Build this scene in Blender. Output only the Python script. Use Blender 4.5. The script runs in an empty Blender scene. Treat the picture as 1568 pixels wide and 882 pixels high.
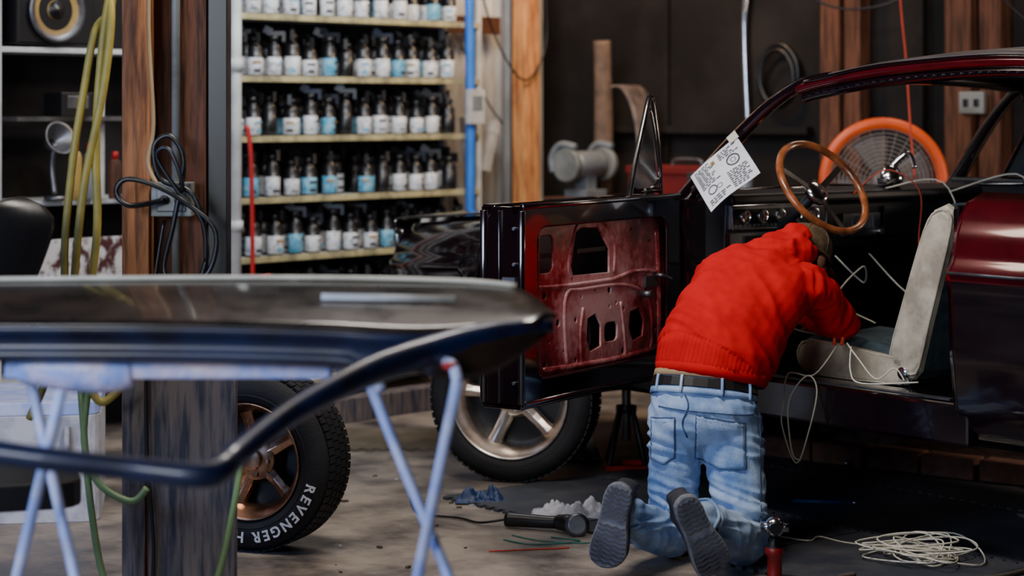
import bpy, bmesh, math, random
from mathutils import Vector, Matrix, noise
from mathutils.bvhtree import BVHTree
random.seed(7)
V = Vector
pi = math.pi
scene = bpy.context.scene

# ------------------------------------------------------------------ materials
def mat(name, col, rough=.5, metal=0., col2=None, scale=6., lo=.42, hi=.62, stretch=(1,1,1),
        bump=0., bscale=60., coat=0., trans=0., emis=None, estr=1., rough2=None, spec=.5):
    m = bpy.data.materials.new(name); m.use_nodes = True
    nt = m.node_tree; b = nt.nodes["Principled BSDF"]
    b.inputs["Base Color"].default_value = (*col, 1)
    b.inputs["Roughness"].default_value = rough
    b.inputs["Metallic"].default_value = metal
    b.inputs["Coat Weight"].default_value = coat
    b.inputs["Coat Roughness"].default_value = .06
    b.inputs["Transmission Weight"].default_value = trans
    b.inputs["Specular IOR Level"].default_value = spec
    tc = nt.nodes.new("ShaderNodeTexCoord"); mp = nt.nodes.new("ShaderNodeMapping")
    mp.inputs["Scale"].default_value = stretch
    nt.links.new(tc.outputs["Object"], mp.inputs["Vector"])
    n = nt.nodes.new("ShaderNodeTexNoise"); n.inputs["Scale"].default_value = scale
    n.inputs["Detail"].default_value = 8; n.inputs["Roughness"].default_value = .62
    nt.links.new(mp.outputs[0], n.inputs["Vector"])
    if col2 is None: col2 = tuple(c*.78 for c in col)
    r = nt.nodes.new("ShaderNodeValToRGB")
    r.color_ramp.elements[0].position = lo; r.color_ramp.elements[1].position = hi
    r.color_ramp.elements[0].color = (*col, 1); r.color_ramp.elements[1].color = (*col2, 1)
    nt.links.new(n.outputs["Fac"], r.inputs["Fac"]); nt.links.new(r.outputs[0], b.inputs["Base Color"])
    if rough2 is not None:
        mr = nt.nodes.new("ShaderNodeMapRange")
        mr.inputs[1].default_value = lo; mr.inputs[2].default_value = hi
        mr.inputs[3].default_value = rough; mr.inputs[4].default_value = rough2
        nt.links.new(n.outputs["Fac"], mr.inputs[0]); nt.links.new(mr.outputs[0], b.inputs["Roughness"])
    if bump > 0:
        n2 = nt.nodes.new("ShaderNodeTexNoise"); n2.inputs["Scale"].default_value = bscale
        n2.inputs["Detail"].default_value = 5
        nt.links.new(mp.outputs[0], n2.inputs["Vector"])
        bp = nt.nodes.new("ShaderNodeBump"); bp.inputs["Strength"].default_value = bump
        bp.inputs["Distance"].default_value = .01
        nt.links.new(n2.outputs["Fac"], bp.inputs["Height"]); nt.links.new(bp.outputs[0], b.inputs["Normal"])
    return m

m_floor = mat("concrete", (.30,.25,.21), .6, col2=(.035,.032,.036), scale=2.1, lo=.40, hi=.64, bump=.35, bscale=35, rough2=.30)
m_wall_dark = mat("dark_wall_board", (.008,.007,.007), .8, col2=(.020,.016,.015), scale=1.5, bump=.2, spec=.2)
m_wall_grey = mat("grey_wall", (.018,.018,.022), .85, col2=(.009,.009,.012), scale=2, spec=.2)
m_ceil = mat("ceiling_board", (.05,.045,.04), .9)
m_white = mat("white_paint", (.58,.59,.59), .5, col2=(.38,.39,.40), scale=4)
m_corr = mat("white_corrugated", (.66,.66,.66), .5, col2=(.34,.33,.32), scale=3, stretch=(1,1,.3))
m_wood = mat("wood_orange", (.50,.19,.065), .65, col2=(.15,.05,.02), scale=5, stretch=(9,9,.7), bump=.4, bscale=14)
m_wood2 = mat("wood_brown", (.13,.048,.025), .75, col2=(.035,.015,.009), scale=5, stretch=(9,9,.7), bump=.4, bscale=14, spec=.3)
m_wood_grey = mat("wood_grey", (.17,.135,.125), .75, col2=(.035,.036,.058), scale=5, stretch=(9,9,.8), bump=.5, bscale=14)
m_beam = mat("old_beam", (.26,.17,.12), .8, col2=(.10,.065,.05), scale=5, stretch=(2,8,8), bump=.4, bscale=14)
m_wood_lit = mat("wood_pine_lit", (.72,.33,.12), .6, col2=(.32,.11,.04), scale=4, stretch=(8,8,1), bump=.3, bscale=12)  # pine with the warm lamplight put into its colour
m_black = mat("black_plastic", (.006,.006,.008), .35)
m_blackr = mat("black_rubber", (.009,.009,.011), .7, col2=(.016,.016,.018), bump=.15, bscale=120, spec=.35)
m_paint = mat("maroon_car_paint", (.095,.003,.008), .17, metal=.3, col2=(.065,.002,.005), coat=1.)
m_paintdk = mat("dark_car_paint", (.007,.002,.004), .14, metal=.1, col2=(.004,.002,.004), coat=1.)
m_int = mat("interior_black", (.005,.005,.008), .5, col2=(.010,.010,.014))
m_chrome = mat("chrome", (.80,.80,.82), .16, 1., col2=(.6,.6,.63))
m_alu = mat("worn_aluminium", (.92,.84,.76), .30, 1., col2=(.60,.50,.43), scale=9)
m_rimcu = mat("brown_alloy", (.66,.40,.26), .33, 1., col2=(.22,.13,.09), scale=8)
m_steel = mat("steel", (.22,.22,.24), .4, .9, col2=(.10,.10,.11))
m_cream = mat("cream_vinyl", (.54,.48,.37), .40, col2=(.30,.26,.20), scale=7, bump=.08)
m_teal = mat("teal_cloth", (.034,.060,.075), .8, col2=(.018,.032,.042), scale=20, bump=.2, bscale=200)
m_red = mat("red_fleece", (.58,.006,.008), .92, col2=(.46,.004,.006), scale=5, bump=.10, bscale=180, spec=.15)
m_redp = mat("red_plastic", (.42,.008,.008), .35)
m_denim = mat("denim", (.15,.28,.55), .85, col2=(.50,.64,.84), scale=6, lo=.36, hi=.66, bump=.3, bscale=320, spec=.3)
m_denimdk = mat("denim_seam", (.055,.10,.22), .85)
m_leather = mat("belt_leather", (.008,.006,.006), .45)
m_tan = mat("tan_lining", (.42,.28,.15), .7)
m_skin = mat("skin", (.48,.25,.17), .5, col2=(.40,.19,.12))
m_hair = mat("grey_hair", (.10,.085,.07), .7, scale=60, bump=.4)
m_cap = mat("olive_cap", (.13,.075,.036), .8, col2=(.065,.042,.02), scale=30, bump=.2, bscale=200)
m_sole = mat("shoe_sole", (.20,.205,.235), .75, col2=(.11,.11,.13), scale=20)
m_tread = mat("shoe_tread", (.085,.085,.105), .8)
m_shoe = mat("shoe_upper", (.022,.022,.03), .7, col2=(.04,.04,.05), bump=.2, bscale=200)
m_blue = mat("blue_tape", (.02,.17,.66), .45)
m_shelf = mat("shelf_edge", (.46,.41,.22), .5, col2=(.22,.20,.12), scale=9)
m_cyan = mat("label_cyan", (.035,.27,.45), .5, col2=(.25,.46,.58), scale=30)
m_label = mat("label_white", (.66,.68,.71), .5, col2=(.32,.35,.39), scale=45, lo=.50, hi=.6)
m_orange = mat("fan_orange", (.80,.10,.015), .4)
m_fanin = mat("fan_mesh_grey", (.26,.23,.22), .5)
m_hose = mat("hose_yellow", (.38,.29,.05), .5, col2=(.22,.18,.04))
m_hoseg = mat("hose_green", (.17,.27,.11), .5)
m_navy = mat("navy_gloss", (.006,.014,.060), .38, metal=.1, col2=(.003,.004,.014), coat=.2, scale=4)
m_trim = mat("gloss_black_panel", (.009,.008,.009), .22, col2=(.035,.020,.015), scale=3, coat=.6, metal=.3, rough2=.42)
m_lilac = mat("blue_white_stand", (.36,.46,.90), .45, col2=(.62,.66,.92), scale=9)
m_wrap = mat("plastic_wrap", (.30,.42,.95), .35, col2=(.80,.68,.86), scale=9, bump=.6, bscale=25)
m_mat = mat("foam_mat", (.026,.031,.046), .65, col2=(.058,.058,.068), scale=4, bump=.4, bscale=120)
m_card = mat("cardboard", (.075,.062,.042), .85, col2=(.11,.09,.065))
m_paper = mat("paper", (.76,.76,.80), .7, col2=(.64,.64,.69))
m_ink = mat("ink", (.03,.03,.04), .7)
m_rag = mat("white_rag", (.60,.60,.66), .85, col2=(.34,.34,.40))
m_wire = mat("cream_wire", (.75,.70,.56), .5)
m_wirer = mat("red_wire", (.60,.05,.02), .5)
m_gwire = mat("green_wire", (.03,.16,.12), .5)
m_steerw = mat("wheel_wood", (.42,.12,.035), .28, col2=(.18,.05,.015), scale=16, coat=.6)
m_galv = mat("galvanised_box", (.25,.26,.25), .5, .3, col2=(.15,.16,.15))
m_yellow = mat("yellow_cone", (.40,.25,.06), .6, col2=(.22,.13,.035))
m_tool = mat("tool_blue", (.015,.04,.13), .5)
m_glass = mat("dirty_glass", (.06,.07,.08), .12, trans=.55)
m_jar = mat("jar_plastic", (.18,.20,.22), .3)

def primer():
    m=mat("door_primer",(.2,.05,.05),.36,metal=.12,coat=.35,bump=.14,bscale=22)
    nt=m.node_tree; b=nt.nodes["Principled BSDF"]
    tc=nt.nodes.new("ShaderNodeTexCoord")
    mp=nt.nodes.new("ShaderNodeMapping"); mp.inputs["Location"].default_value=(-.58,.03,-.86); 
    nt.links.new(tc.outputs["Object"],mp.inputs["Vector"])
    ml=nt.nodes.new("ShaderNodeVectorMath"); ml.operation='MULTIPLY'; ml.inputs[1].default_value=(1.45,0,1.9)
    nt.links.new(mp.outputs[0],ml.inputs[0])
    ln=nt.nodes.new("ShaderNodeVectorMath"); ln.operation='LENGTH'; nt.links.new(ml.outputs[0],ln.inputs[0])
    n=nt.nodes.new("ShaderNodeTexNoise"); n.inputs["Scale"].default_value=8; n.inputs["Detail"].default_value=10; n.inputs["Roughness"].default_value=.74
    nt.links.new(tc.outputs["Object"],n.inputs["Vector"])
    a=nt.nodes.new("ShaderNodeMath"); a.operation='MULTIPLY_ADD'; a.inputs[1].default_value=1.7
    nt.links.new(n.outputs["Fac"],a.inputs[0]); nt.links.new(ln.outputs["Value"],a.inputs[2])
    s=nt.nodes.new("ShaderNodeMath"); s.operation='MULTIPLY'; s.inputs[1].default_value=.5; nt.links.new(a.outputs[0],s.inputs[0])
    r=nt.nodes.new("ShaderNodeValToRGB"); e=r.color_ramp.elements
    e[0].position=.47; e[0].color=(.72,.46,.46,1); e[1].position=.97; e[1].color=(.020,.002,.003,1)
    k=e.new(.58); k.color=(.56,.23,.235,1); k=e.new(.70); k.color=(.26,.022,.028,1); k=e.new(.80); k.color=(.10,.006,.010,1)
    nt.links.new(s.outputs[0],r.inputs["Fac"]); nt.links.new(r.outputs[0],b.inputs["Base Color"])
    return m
m_primer=primer()

# ------------------------------------------------------------------ mesh builder
def cr(pts, n=6, closed=False):
    pts = [V(p) for p in pts]
    if len(pts) < 3: return pts
    out = []; N = len(pts)
    rng = range(N) if closed else range(N-1)
    for i in rng:
        if closed: p0,p1,p2,p3 = pts[i-1],pts[i],pts[(i+1)%N],pts[(i+2)%N]
        else: p0,p1,p2,p3 = pts[max(i-1,0)],pts[i],pts[i+1],pts[min(i+2,N-1)]
        for k in range(n):
            t = k/n
            out.append(.5*((2*p1)+(p2-p0)*t+(2*p0-5*p1+4*p2-p3)*t*t+(3*p1-p0-3*p2+p3)*t**3))
    if not closed: out.append(pts[-1])
    return out

class MB:
    def __init__(s): s.v=[]; s.f=[]; s.m=[]; s.s=[]; s.M=Matrix()
    def add(s, vs, fs, mi=0, sm=False):
        o=len(s.v); s.v += [s.M@V(v) for v in vs]
        for f in fs:
            s.f.append([o+i for i in f]); s.m.append(mi); s.s.append(sm)
    def box(s, c, d, mi=0, R=None, top=None):
        vs=[]
        for z in (-1,1):
            tx,ty = (top if (top and z>0) else (1,1))
            for y in (-1,1):
                for x in (-1,1): vs.append(V((x*d[0]/2*tx,y*d[1]/2*ty,z*d[2]/2)))
        if R is not None: vs=[R@v for v in vs]
        vs=[v+V(c) for v in vs]
        s.add(vs,[(0,2,3,1),(4,5,7,6),(0,1,5,4),(2,6,7,3),(0,4,6,2),(1,3,7,5)],mi)
    def lathe(s, prof, n=24, mi=0, M=None, sm=True, cap=True, mis=None):
        vs=[]; M = M or Matrix()
        for r,z in prof:
            for i in range(n):
                a=2*pi*i/n; vs.append(M@V((r*math.cos(a),r*math.sin(a),z)))
        for j in range(len(prof)-1):
            fs=[(j*n+i,j*n+(i+1)%n,(j+1)*n+(i+1)%n,(j+1)*n+i) for i in range(n)]
            if j==0: s.add(vs,fs,mis[j] if mis else mi,sm); base=len(s.v)-len(vs)
            else:
                for f in fs:
                    s.f.append([base+q for q in f]); s.m.append(mis[j] if mis else mi); s.s.append(sm)
        if cap:
            s.f.append([base+i for i in range(n)][::-1]); s.m.append(mis[0] if mis else mi); s.s.append(False)
            b2=base+(len(prof)-1)*n
            s.f.append([b2+i for i in range(n)]); s.m.append(mis[-1] if mis else mi); s.s.append(False)
    def cyl(s, p0, p1, r0, r1=None, n=16, mi=0):
        p0=V(p0); p1=V(p1); r1=r0 if r1 is None else r1
        d=p1-p0; q=d.to_track_quat('Z','Y').to_matrix().to_4x4()
        s.lathe([(r0,0),(r1,d.length)],n,mi,Matrix.Translation(p0)@q)
    def capsule(s, p0, p1, r0, r1, n=16, mi=0):
        p0=V(p0); p1=V(p1); d=p1-p0; L=max(d.length,1e-5)
        q=d.to_track_quat('Z','Y').to_matrix().to_4x4(); pr=[]
        for i in range(6):
            a=-pi/2+i*pi/2/5; pr.append((max(r0*math.cos(a),1e-4),r0*math.sin(a)))
        for i in range(6):
            a=i*pi/2/5; pr.append((max(r1*math.cos(a),1e-4),L+r1*math.sin(a)))
        s.lathe(pr,n,mi,Matrix.Translation(p0)@q)
    def ell(s, c, r, R=None, n=20, mi=0):
        M=Matrix.Translation(V(c))@(R.to_4x4() if R is not None else Matrix())@Matrix.Diagonal((r[0],r[1],r[2],1))
        s.lathe([(max(math.cos(-pi/2+i*pi/12),1e-4),math.sin(-pi/2+i*pi/12)) for i in range(13)],n,mi,M)
    def tube(s, pts, r, n=8, k=6, mi=0, closed=False, flat=1.):
        P = cr(pts,k,closed) if k>1 else [V(p) for p in pts]
        N=len(P); T=[]
        for i in range(N):
            a=P[(i+1)%N] if (closed or i<N-1) else P[i]; b=P[i-1] if (closed or i>0) else P[i]
            t=(a-b); T.append(t.normalized() if t.length>1e-9 else V((0,0,1)))
        u=T[0].orthogonal().normalized(); vs=[]
        for i in range(N):
            u=(u-T[i]*u.dot(T[i])); u=u.normalized() if u.length>1e-6 else T[i].orthogonal().normalized()
            w=T[i].cross(u)
            rr = r if not isinstance(r,(list,tuple)) else r[min(int(i/ max(k,1)),len(r)-1)]
            if isinstance(r,(list,tuple)) and k>1:
                q=i/k; i0=min(int(q),len(r)-1); i1=min(i0+1,len(r)-1); rr=r[i0]+(r[i1]-r[i0])*(q-int(q))
            for j in range(n):
                a=2*pi*j/n; vs.append(P[i]+(u*math.cos(a)+w*math.sin(a)*flat)*rr)
        fs=[]
        for i in range(N if closed else N-1):
            for j in range(n):
                fs.append((i*n+j,i*n+(j+1)%n,((i+1)%N)*n+(j+1)%n,((i+1)%N)*n+j))
        if not closed:
            fs.append(tuple(range(n))[::-1]); fs.append(tuple((N-1)*n+j for j in range(n)))
        s.add(vs,fs,mi,True)
    def loft(s, rings, mi=0, sm=True, cap=True):
        n=len(rings[0]); vs=[p for r in rings for p in r]; fs=[]
        for i in range(len(rings)-1):
            for j in range(n): fs.append((i*n+j,i*n+(j+1)%n,(i+1)*n+(j+1)%n,(i+1)*n+j))
        if cap:
            fs.append(tuple(range(n))[::-1]); fs.append(tuple((len(rings)-1)*n+j for j in range(n)))
        s.add(vs,fs,mi,sm)
    def grid(s, fn, nu, nv, mi=0, sm=True, th=0.):
        vs=[V(fn(i/nu,j/nv)) for i in range(nu+1) for j in range(nv+1)]
        fs=[(i*(nv+1)+j,(i+1)*(nv+1)+j,(i+1)*(nv+1)+j+1,i*(nv+1)+j+1) for i in range(nu) for j in range(nv)]
        s.add(vs,fs,mi,sm)
    def prism(s, poly, h, mi=0, M=None, top=1.):
        M=M or Matrix(); n=len(poly)
        vs=[M@V((x,y,0)) for x,y in poly]+[M@V((x*top,y*top,h)) for x,y in poly]
        fs=[tuple(range(n))[::-1],tuple(range(n,2*n))]+[(i,(i+1)%n,n+(i+1)%n,n+i) for i in range(n)]
        s.add(vs,fs,mi)
    def mesh(s, name, mats):
        me=bpy.data.meshes.new(name); me.from_pydata([tuple(v) for v in s.v],[],s.f)
        for m in mats: me.materials.append(m)
        me.polygons.foreach_set("material_index",s.m); me.polygons.foreach_set("use_smooth",s.s)
        me.update(); return me
    def build(s, name, mats, parent=None, bevel=0., loc=None, rz=0., solid=0., seg=2, fixn=True):
        if not isinstance(mats,(list,tuple)): mats=[mats]
        me=s.mesh(name,mats)
        if fixn:
            bm=bmesh.new(); bm.from_mesh(me); bmesh.ops.recalc_face_normals(bm,faces=bm.faces); bm.to_mesh(me); bm.free()
        o=bpy.data.objects.new(name,me); scene.collection.objects.link(o)
        if parent: o.parent=parent
        if loc is not None: o.location=loc
        o.rotation_euler=(0,0,rz)
        if solid:
            md=o.modifiers.new("s","SOLIDIFY"); md.thickness=solid; md.offset=0
        if bevel:
            md=o.modifiers.new("b","BEVEL"); md.width=bevel; md.segments=seg; md.limit_method='ANGLE'; md.angle_limit=.7
        return o

def empty(name, loc=(0,0,0), rz=0., parent=None):
    e=bpy.data.objects.new(name,None); e.empty_display_size=.1; scene.collection.objects.link(e)
    e.location=loc; e.rotation_euler=(0,0,rz)
    if parent: e.parent=parent
    return e

def blob(mb, name, mats, voxel, smooth, parent=None, disp=None, matfn=None):
    me=mb.mesh(name+"_src",[m_black]); o=bpy.data.objects.new(name+"_src",me); scene.collection.objects.link(o)
    md=o.modifiers.new("r","REMESH"); md.mode='VOXEL'; md.voxel_size=voxel; md.adaptivity=0
    if smooth:
        sm=o.modifiers.new("s","SMOOTH"); sm.factor=.5; sm.iterations=smooth
    bpy.context.view_layer.update()
    ev=o.evaluated_get(bpy.context.evaluated_depsgraph_get())
    nm=bpy.data.meshes.new_from_object(ev); bpy.data.objects.remove(o); nm.name=name
    nm.materials.clear()
    for m in mats: nm.materials.append(m)
    if disp:
        cs=[(v.co.copy(),v.normal.copy()) for v in nm.vertices]
        for v,(c,n) in zip(nm.vertices,cs): v.co=c+n*disp(c,n)
    for p in nm.polygons:
        p.use_smooth=True; p.material_index=matfn(p.center) if matfn else 0
    nm.update()
    o=bpy.data.objects.new(name,nm); scene.collection.objects.link(o)
    if parent: o.parent=parent
    return o

def plate(name, outline, holes, th, bevel, mt, parent, M):
    cu=bpy.data.curves.new(name,'CURVE'); cu.dimensions='2D'; cu.fill_mode='BOTH'; cu.extrude=th/2; cu.bevel_depth=bevel; cu.bevel_resolution=2
    for pl in [outline]+holes:
        sp=cu.splines.new('POLY'); sp.points.add(len(pl)-1)
        for p,q in zip(sp.points,pl): p.co=(q[0],q[1],0,1)
        sp.use_cyclic_u=True
    o=bpy.data.objects.new(name+"_c",cu); scene.collection.objects.link(o); bpy.context.view_layer.update()
    me=bpy.data.meshes.new_from_object(o.evaluated_get(bpy.context.evaluated_depsgraph_get()))
    bpy.data.objects.remove(o); me.materials.clear(); me.materials.append(mt); me.transform(M)
    ob=bpy.data.objects.new(name,me); scene.collection.objects.link(ob); ob.parent=parent
    return ob

def rrect(x0,y0,x1,y1,r,n=4):
    out=[]
    for cx,cy,a0 in ((x1-r,y1-r,0),(x0+r,y1-r,pi/2),(x0+r,y0+r,pi),(x1-r,y0+r,1.5*pi)):
        for i in range(n+1):
            a=a0+i*pi/2/n; out.append((cx+r*math.cos(a),cy+r*math.sin(a)))
    return out
def circ(x,y,r,n=12): return [(x+r*math.cos(2*pi*i/n),y+r*math.sin(2*pi*i/n)) for i in range(n)]
def interp(t,tab):
    if t<=tab[0][0]: return tab[0][1]
    for (a,b),(c,d) in zip(tab,tab[1:]):
        if t<=c: return b+(d-b)*(t-a)/(c-a)
    return tab[-1][1]

AX,AY=.66,8.1
CR=math.radians(-51); RR=math.radians(-42)
def RW(p,q,z=0.): return V((AX+.743*p+.669*q, AY-.669*p+.743*q, z))
def CW(u,w,z=0.): return V((AX+.629*u+.777*w, AY-.777*u+.629*w, z))

# ------------------------------------------------------------------ room
def room_box(name,p0,p1,q0,q1,z0,z1,m):
    b=MB(); b.box(((p0+p1)/2,(q0+q1)/2,(z0+z1)/2),(p1-p0,q1-q0,z1-z0))
    return b.build(name,m,loc=(AX,AY,0),rz=RR)
room_box("floor",-3.6,8.5,-9,3.25,-.1,0,m_floor)
room_box("ceiling",-3.7,8.6,-9.1,3.35,3.4,3.5,m_ceil)
room_box("wall_back",-3.7,-3.6,-9.1,3.35,0,3.4,m_wall_grey)
room_box("wall_right",-3.6,8.5,3.25,3.35,0,3.4,m_wall_dark)
room_box("wall_left",-3.6,8.5,-9.1,-9,0,3.4,m_wall_grey)
room_box("wall_front",8.5,8.6,-9.1,3.35,0,3.4,m_wall_grey)

b=MB()
b.grid(lambda i,j:(-3.57+.016*math.cos(i*2*pi*9), 2.25+i*.70, j*3.4),108,1)
b.build("corrugated_panel",m_corr,loc=(AX,AY,0),rz=RR,solid=.004)
b=MB(); b.box((-3.3,2.80,1.7),(.10,.13,3.4)); 
b.build("wood_post",m_wood_lit,loc=(AX,AY,0),rz=RR,bevel=.006)
b=MB(); b.box((-3.5,3.10,1.7),(.06,.09,3.4))
b.build("door_trim_board",m_corr,loc=(AX,AY,0),rz=RR,bevel=.006)
b=MB(); b.box((-3.45,2.5,2.02),(.05,.44,.10)); b.build("wood_brace",m_wood2,loc=(AX,AY,0),rz=RR,bevel=.004)
b=MB(); b.box((-1.42,3.18,1.7),(.12,.12,3.4),0); b.box((-1.28,3.17,1.7),(.10,.10,3.4),0)
b.build("wood_post",m_wood2,loc=(AX,AY,0),rz=RR,bevel=.005)
b=MB(); b.box((-.62,3.15,1.7),(.15,.16,3.4)); b.box((-.46,3.17,1.7),(.12,.12,3.4))
b.build("wood_post",m_wood2,loc=(AX,AY,0),rz=RR,bevel=.005)
b=MB()
b.tube([(-2.02,3.22,3.3),(-2.0,3.20,2.4),(-2.04,3.21,2.0),(-2.02,3.22,1.4)],.018,k=6)
b.build("silver_duct_tape_pipe",m_chrome,loc=(AX,AY,0),rz=RR)
b=MB(); b.box((-2.35,3.2,1.42),(1.5,.06,.04)); b.box((-.9,3.2,2.0),(.03,.05,2.6)); b.box((-2.6,3.23,2.2),(.03,.03,2.2))
b.build("trim_1",m_wall_dark,loc=(AX,AY,0),rz=RR)
b=MB(); b.box((-.52,3.05,1.57),(.14,.035,.11)); b.box((-.55,3.03,1.57),(.03,.01,.04),1); b.box((-.49,3.03,1.57),(.03,.01,.04),1)
b.build("electrical_outlet",[m_galv,m_black],loc=(AX,AY,0),rz=RR,bevel=.004)
b=MB()
b.tube([(1.86,9.9,2.9),(1.80,9.9,2.2),(1.83,9.9,1.75),(1.84,9.85,1.45),(1.85,9.8,1.22)],.005,n=6)
b.build("red_wire",m_wirer)
b=MB()
b.tube([(2.25,10.4,3.2),(2.3,10.4,2.3),(2.5,10.3,1.95),(2.75,10.1,1.8)],.004,n=6)
b.tube([(1.3,11.2,2.6),(1.5,11.0,2.15),(1.8,10.9,2.05),(2.1,10.7,2.2),(2.25,10.4,2.6)],.006,n=6)
b.build("hanging_cable",m_black)
b=MB()
b.tube([(-1.80+.13*math.cos(a*pi/8),3.19,1.72+.17*math.sin(a*pi/8)) for a in range(16)],.014,k=3,closed=True)
b.tube([(-1.79+.11*math.cos(a*pi/8),3.16,1.71+.15*math.sin(a*pi/8)) for a in range(16)],.014,k=3,closed=True)
b.build("coiled_air_hose",m_black,loc=(AX,AY,0),rz=RR)

# ------------------------------------------------------------------ paint rack
rack=empty("paint_rack",RW(-3.1,.40),RR)
b=MB()
zs=[.16,.49,.80,1.094,1.40,1.70,2.01,2.33]
Lr=1.78
for z in zs:
    b.box((-.15,Lr/2,z-.012),(.30,Lr,.020),0)
    b.box((.004,Lr/2,z-.012),(.012,Lr,.030),1)
b.box((-.305,Lr/2,1.3),(.01,Lr,2.3),2)
b.build("shelves",[m_white,m_shelf,m_wall_grey],rack,bevel=.002)
b=MB()
for y in (-.01,Lr+.01):
    b.box((-.02,y,1.3),(.035,.035,2.6),0); b.box((-.28,y,1.3),(.035,.035,2.6),0)
b.build("uprights",m_white,rack,bevel=.003)
b=MB(); b.tube([(.03,Lr-.11,.3),(.035,Lr-.105,1.),(.03,Lr-.10,1.7),(.03,Lr-.12,2.6)],.026,k=6); b.build("blue_hose",m_blue,rack)
b=MB(); b.box((.06,Lr-.09,1.55),(.03,.12,.19),0); b.box((.077,Lr-.09,1.57),(.004,.08,.08),1)
b.build("rack_controller",[m_white,m_jar],rack,bevel=.006)

bt=MB()
def bottle(x,y,z,h,label,ang,r):
    M=Matrix.Translation((x,y,z))@Matrix.Rotation(ang,4,'Z')
    pr=[(r*.92,0),(r,.006),(r,.010),(r+.0015,.011),(r+.0015,.011+h*.38),(r,.012+h*.38),(r,h*.62),(r*.78,h*.70),(.018,h*.74),(.018,h*.78),(.027,h*.79),(.027,h*.88),(.01,h*.90)]
    bt.lathe(pr,12,0,M,mis=[0,0,0,label,0,0,0,0,0,0,0,0,0,0])
    o=bt.M; bt.M=M
    bt.box((.012,0,h*.94),(.080,.020,.020),0)
    bt.box((.050,0,h*.87),(.016,.018,.050),0)
    bt.box((-.030,0,h*1.0),(.042,.016,.038),0,R=Matrix.Rotation(.5,3,'Y'))
    if label in (1,2):
        bt.box((r+.002,0,.011+h*.09),(.003,.034,.016),random.choice([3,3,5,2]))
        if random.random()<.6: bt.box((r+.002,.0,.011+h*.28),(.003,.040,.012),random.choice([2,4,3,3]))
    bt.M=o
for si,z in enumerate(zs[1:7]):
    for row in range(2):
        y=.06
        while y<Lr-.12:
            lab=1 if random.random()<.76 else 2
            if random.random()<.07: lab=0
            if si==0: lab=0 if random.random()<.45 else 1
            if random.random()<.05: y+=.13; continue
            bottle(-.055-row*.12+random.uniform(-.02,.012), y+row*.05, z-.001, random.uniform(.200,.250), lab, random.uniform(-.9,.9), random.choice([.036,.038,.041]))
            y+=random.uniform(.116,.142)
bt.build("paint_bottles",[m_black,m_label,m_cyan,m_ink,m_yellow,m_jar],None,fixn=False,loc=RW(-3.1,.40),rz=RR)

b=MB(); b.cyl((-2.93,.28,0),(-2.93,.28,3.3),.028,n=20); b.cyl((-2.93,.28,1.72),(-2.93,.28,1.78),.036,n=20); b.cyl((-2.93,.28,.95),(-2.93,.28,1.0),.036,n=20)
b.build("white_pipe",m_white,loc=(AX,AY,0),rz=RR)
b=MB(); b.tube([(-2.9,.36,.70),(-2.9,.36,.9),(-2.9,.35,1.3),(-2.91,.335,1.46)],.011,k=5); b.tube([(-2.9,.34,.70),(-2.86,.44,.72)],.024,k=1)
b.build("red_air_line",m_redp,loc=(AX,AY,0),rz=RR)

# ------------------------------------------------------------------ left shelving unit
sh=empty("shelf_unit",RW(-3.2,-.86),RR)
b=MB()
for z in (.3,.72,1.12,1.82):
    b.box((-.15,.5,z-.012),(.36,1.1,.024),0)
b.box((-.15,-.05,1.1),(.36,.05,2.2),0); b.box((-.15,1.03,1.1),(.36,.04,2.2),0); b.box((-.33,.5,1.1),(.01,1.1,2.2),1)
b.box((-.1,.62,1.48),(.02,.03,.7),0)
b.build("shelf_frame",[m_white,m_wall_dark],sh,bevel=.003)
b=MB(); b.box((.02,.45,.84),(.04,1.0,.20),0)
b.build("splattered_panel",mat("splatter",(.56,.54,.54),.6,col2=(.06,.015,.015),scale=13,lo=.48,hi=.58),sh,bevel=.004)
sp=empty("loudspeaker",RW(-3.2,-.80,1.822),RR)
b=MB(); b.box((-.08,.20,.21),(.24,.42,.40),0); b.build("cabinet",m_black,sp,bevel=.012)
b=MB(); MX=Matrix.Translation((.045,.20,.17))@Matrix.Rotation(pi/2,4,'Y')
b.lathe([(.15,0),(.155,.012),(.14,.016),(.12,.004),(.05,-.02),(.045,.002),(.001,.012)],32,0,MX,mis=[1,1,1,0,0,2,2],cap=False); b.build("cone",[m_yellow,m_steel,m_black],sp)
def can(name,loc,r,h,m,m2,seg=20,lid=True):
    b=MB(); b.lathe([(r*.95,0),(r,.005),(r,h*.72),(r*.8,h*.8),(r*.45 if lid else r*.9,h*.84)],seg,0)
    b.lathe([(r*.5,h*.84),(r*.5,h*.99),(r*.4,h)],seg,1); return b.build(name,[m,m2],loc=loc)
can("spray_bottle",RW(-3.14,-.42,1.121),.035,.26,m_jar,m_redp)
can("spray_bottle",RW(-3.10,-.31,1.121),.030,.22,m_wood2,m_redp)
can("spray_bottle",RW(-3.12,-.2,1.121),.04,.22,m_jar,m_white)
can("jar",RW(-3.12,-.07,1.121),.05,.16,m_jar,m_steel)
can("paint_can",RW(-3.1,.06,1.121),.06,.14,m_steel,m_steel)
can("orange_bottle",RW(-3.12,-.52,1.121),.03,.27,m_yellow,m_redp)
b=MB(); b.lathe([(.02,-.05),(.035,-.03),(.075,.04),(.08,.05),(.07,.045),(.02,-.02)],24,0,Matrix.Translation((0,0,.27))@Matrix.Rotation(1.2,4,'Y'),cap=False)
b.tube([(0,0,.26),(-.02,0,.15),(0,0,.03)],.012); b.cyl((0,0,0),(0,0,.02),.05)
b.build("clamp_lamp",m_steel,loc=RW(-3.14,-.62,1.121),rz=RR)
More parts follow.
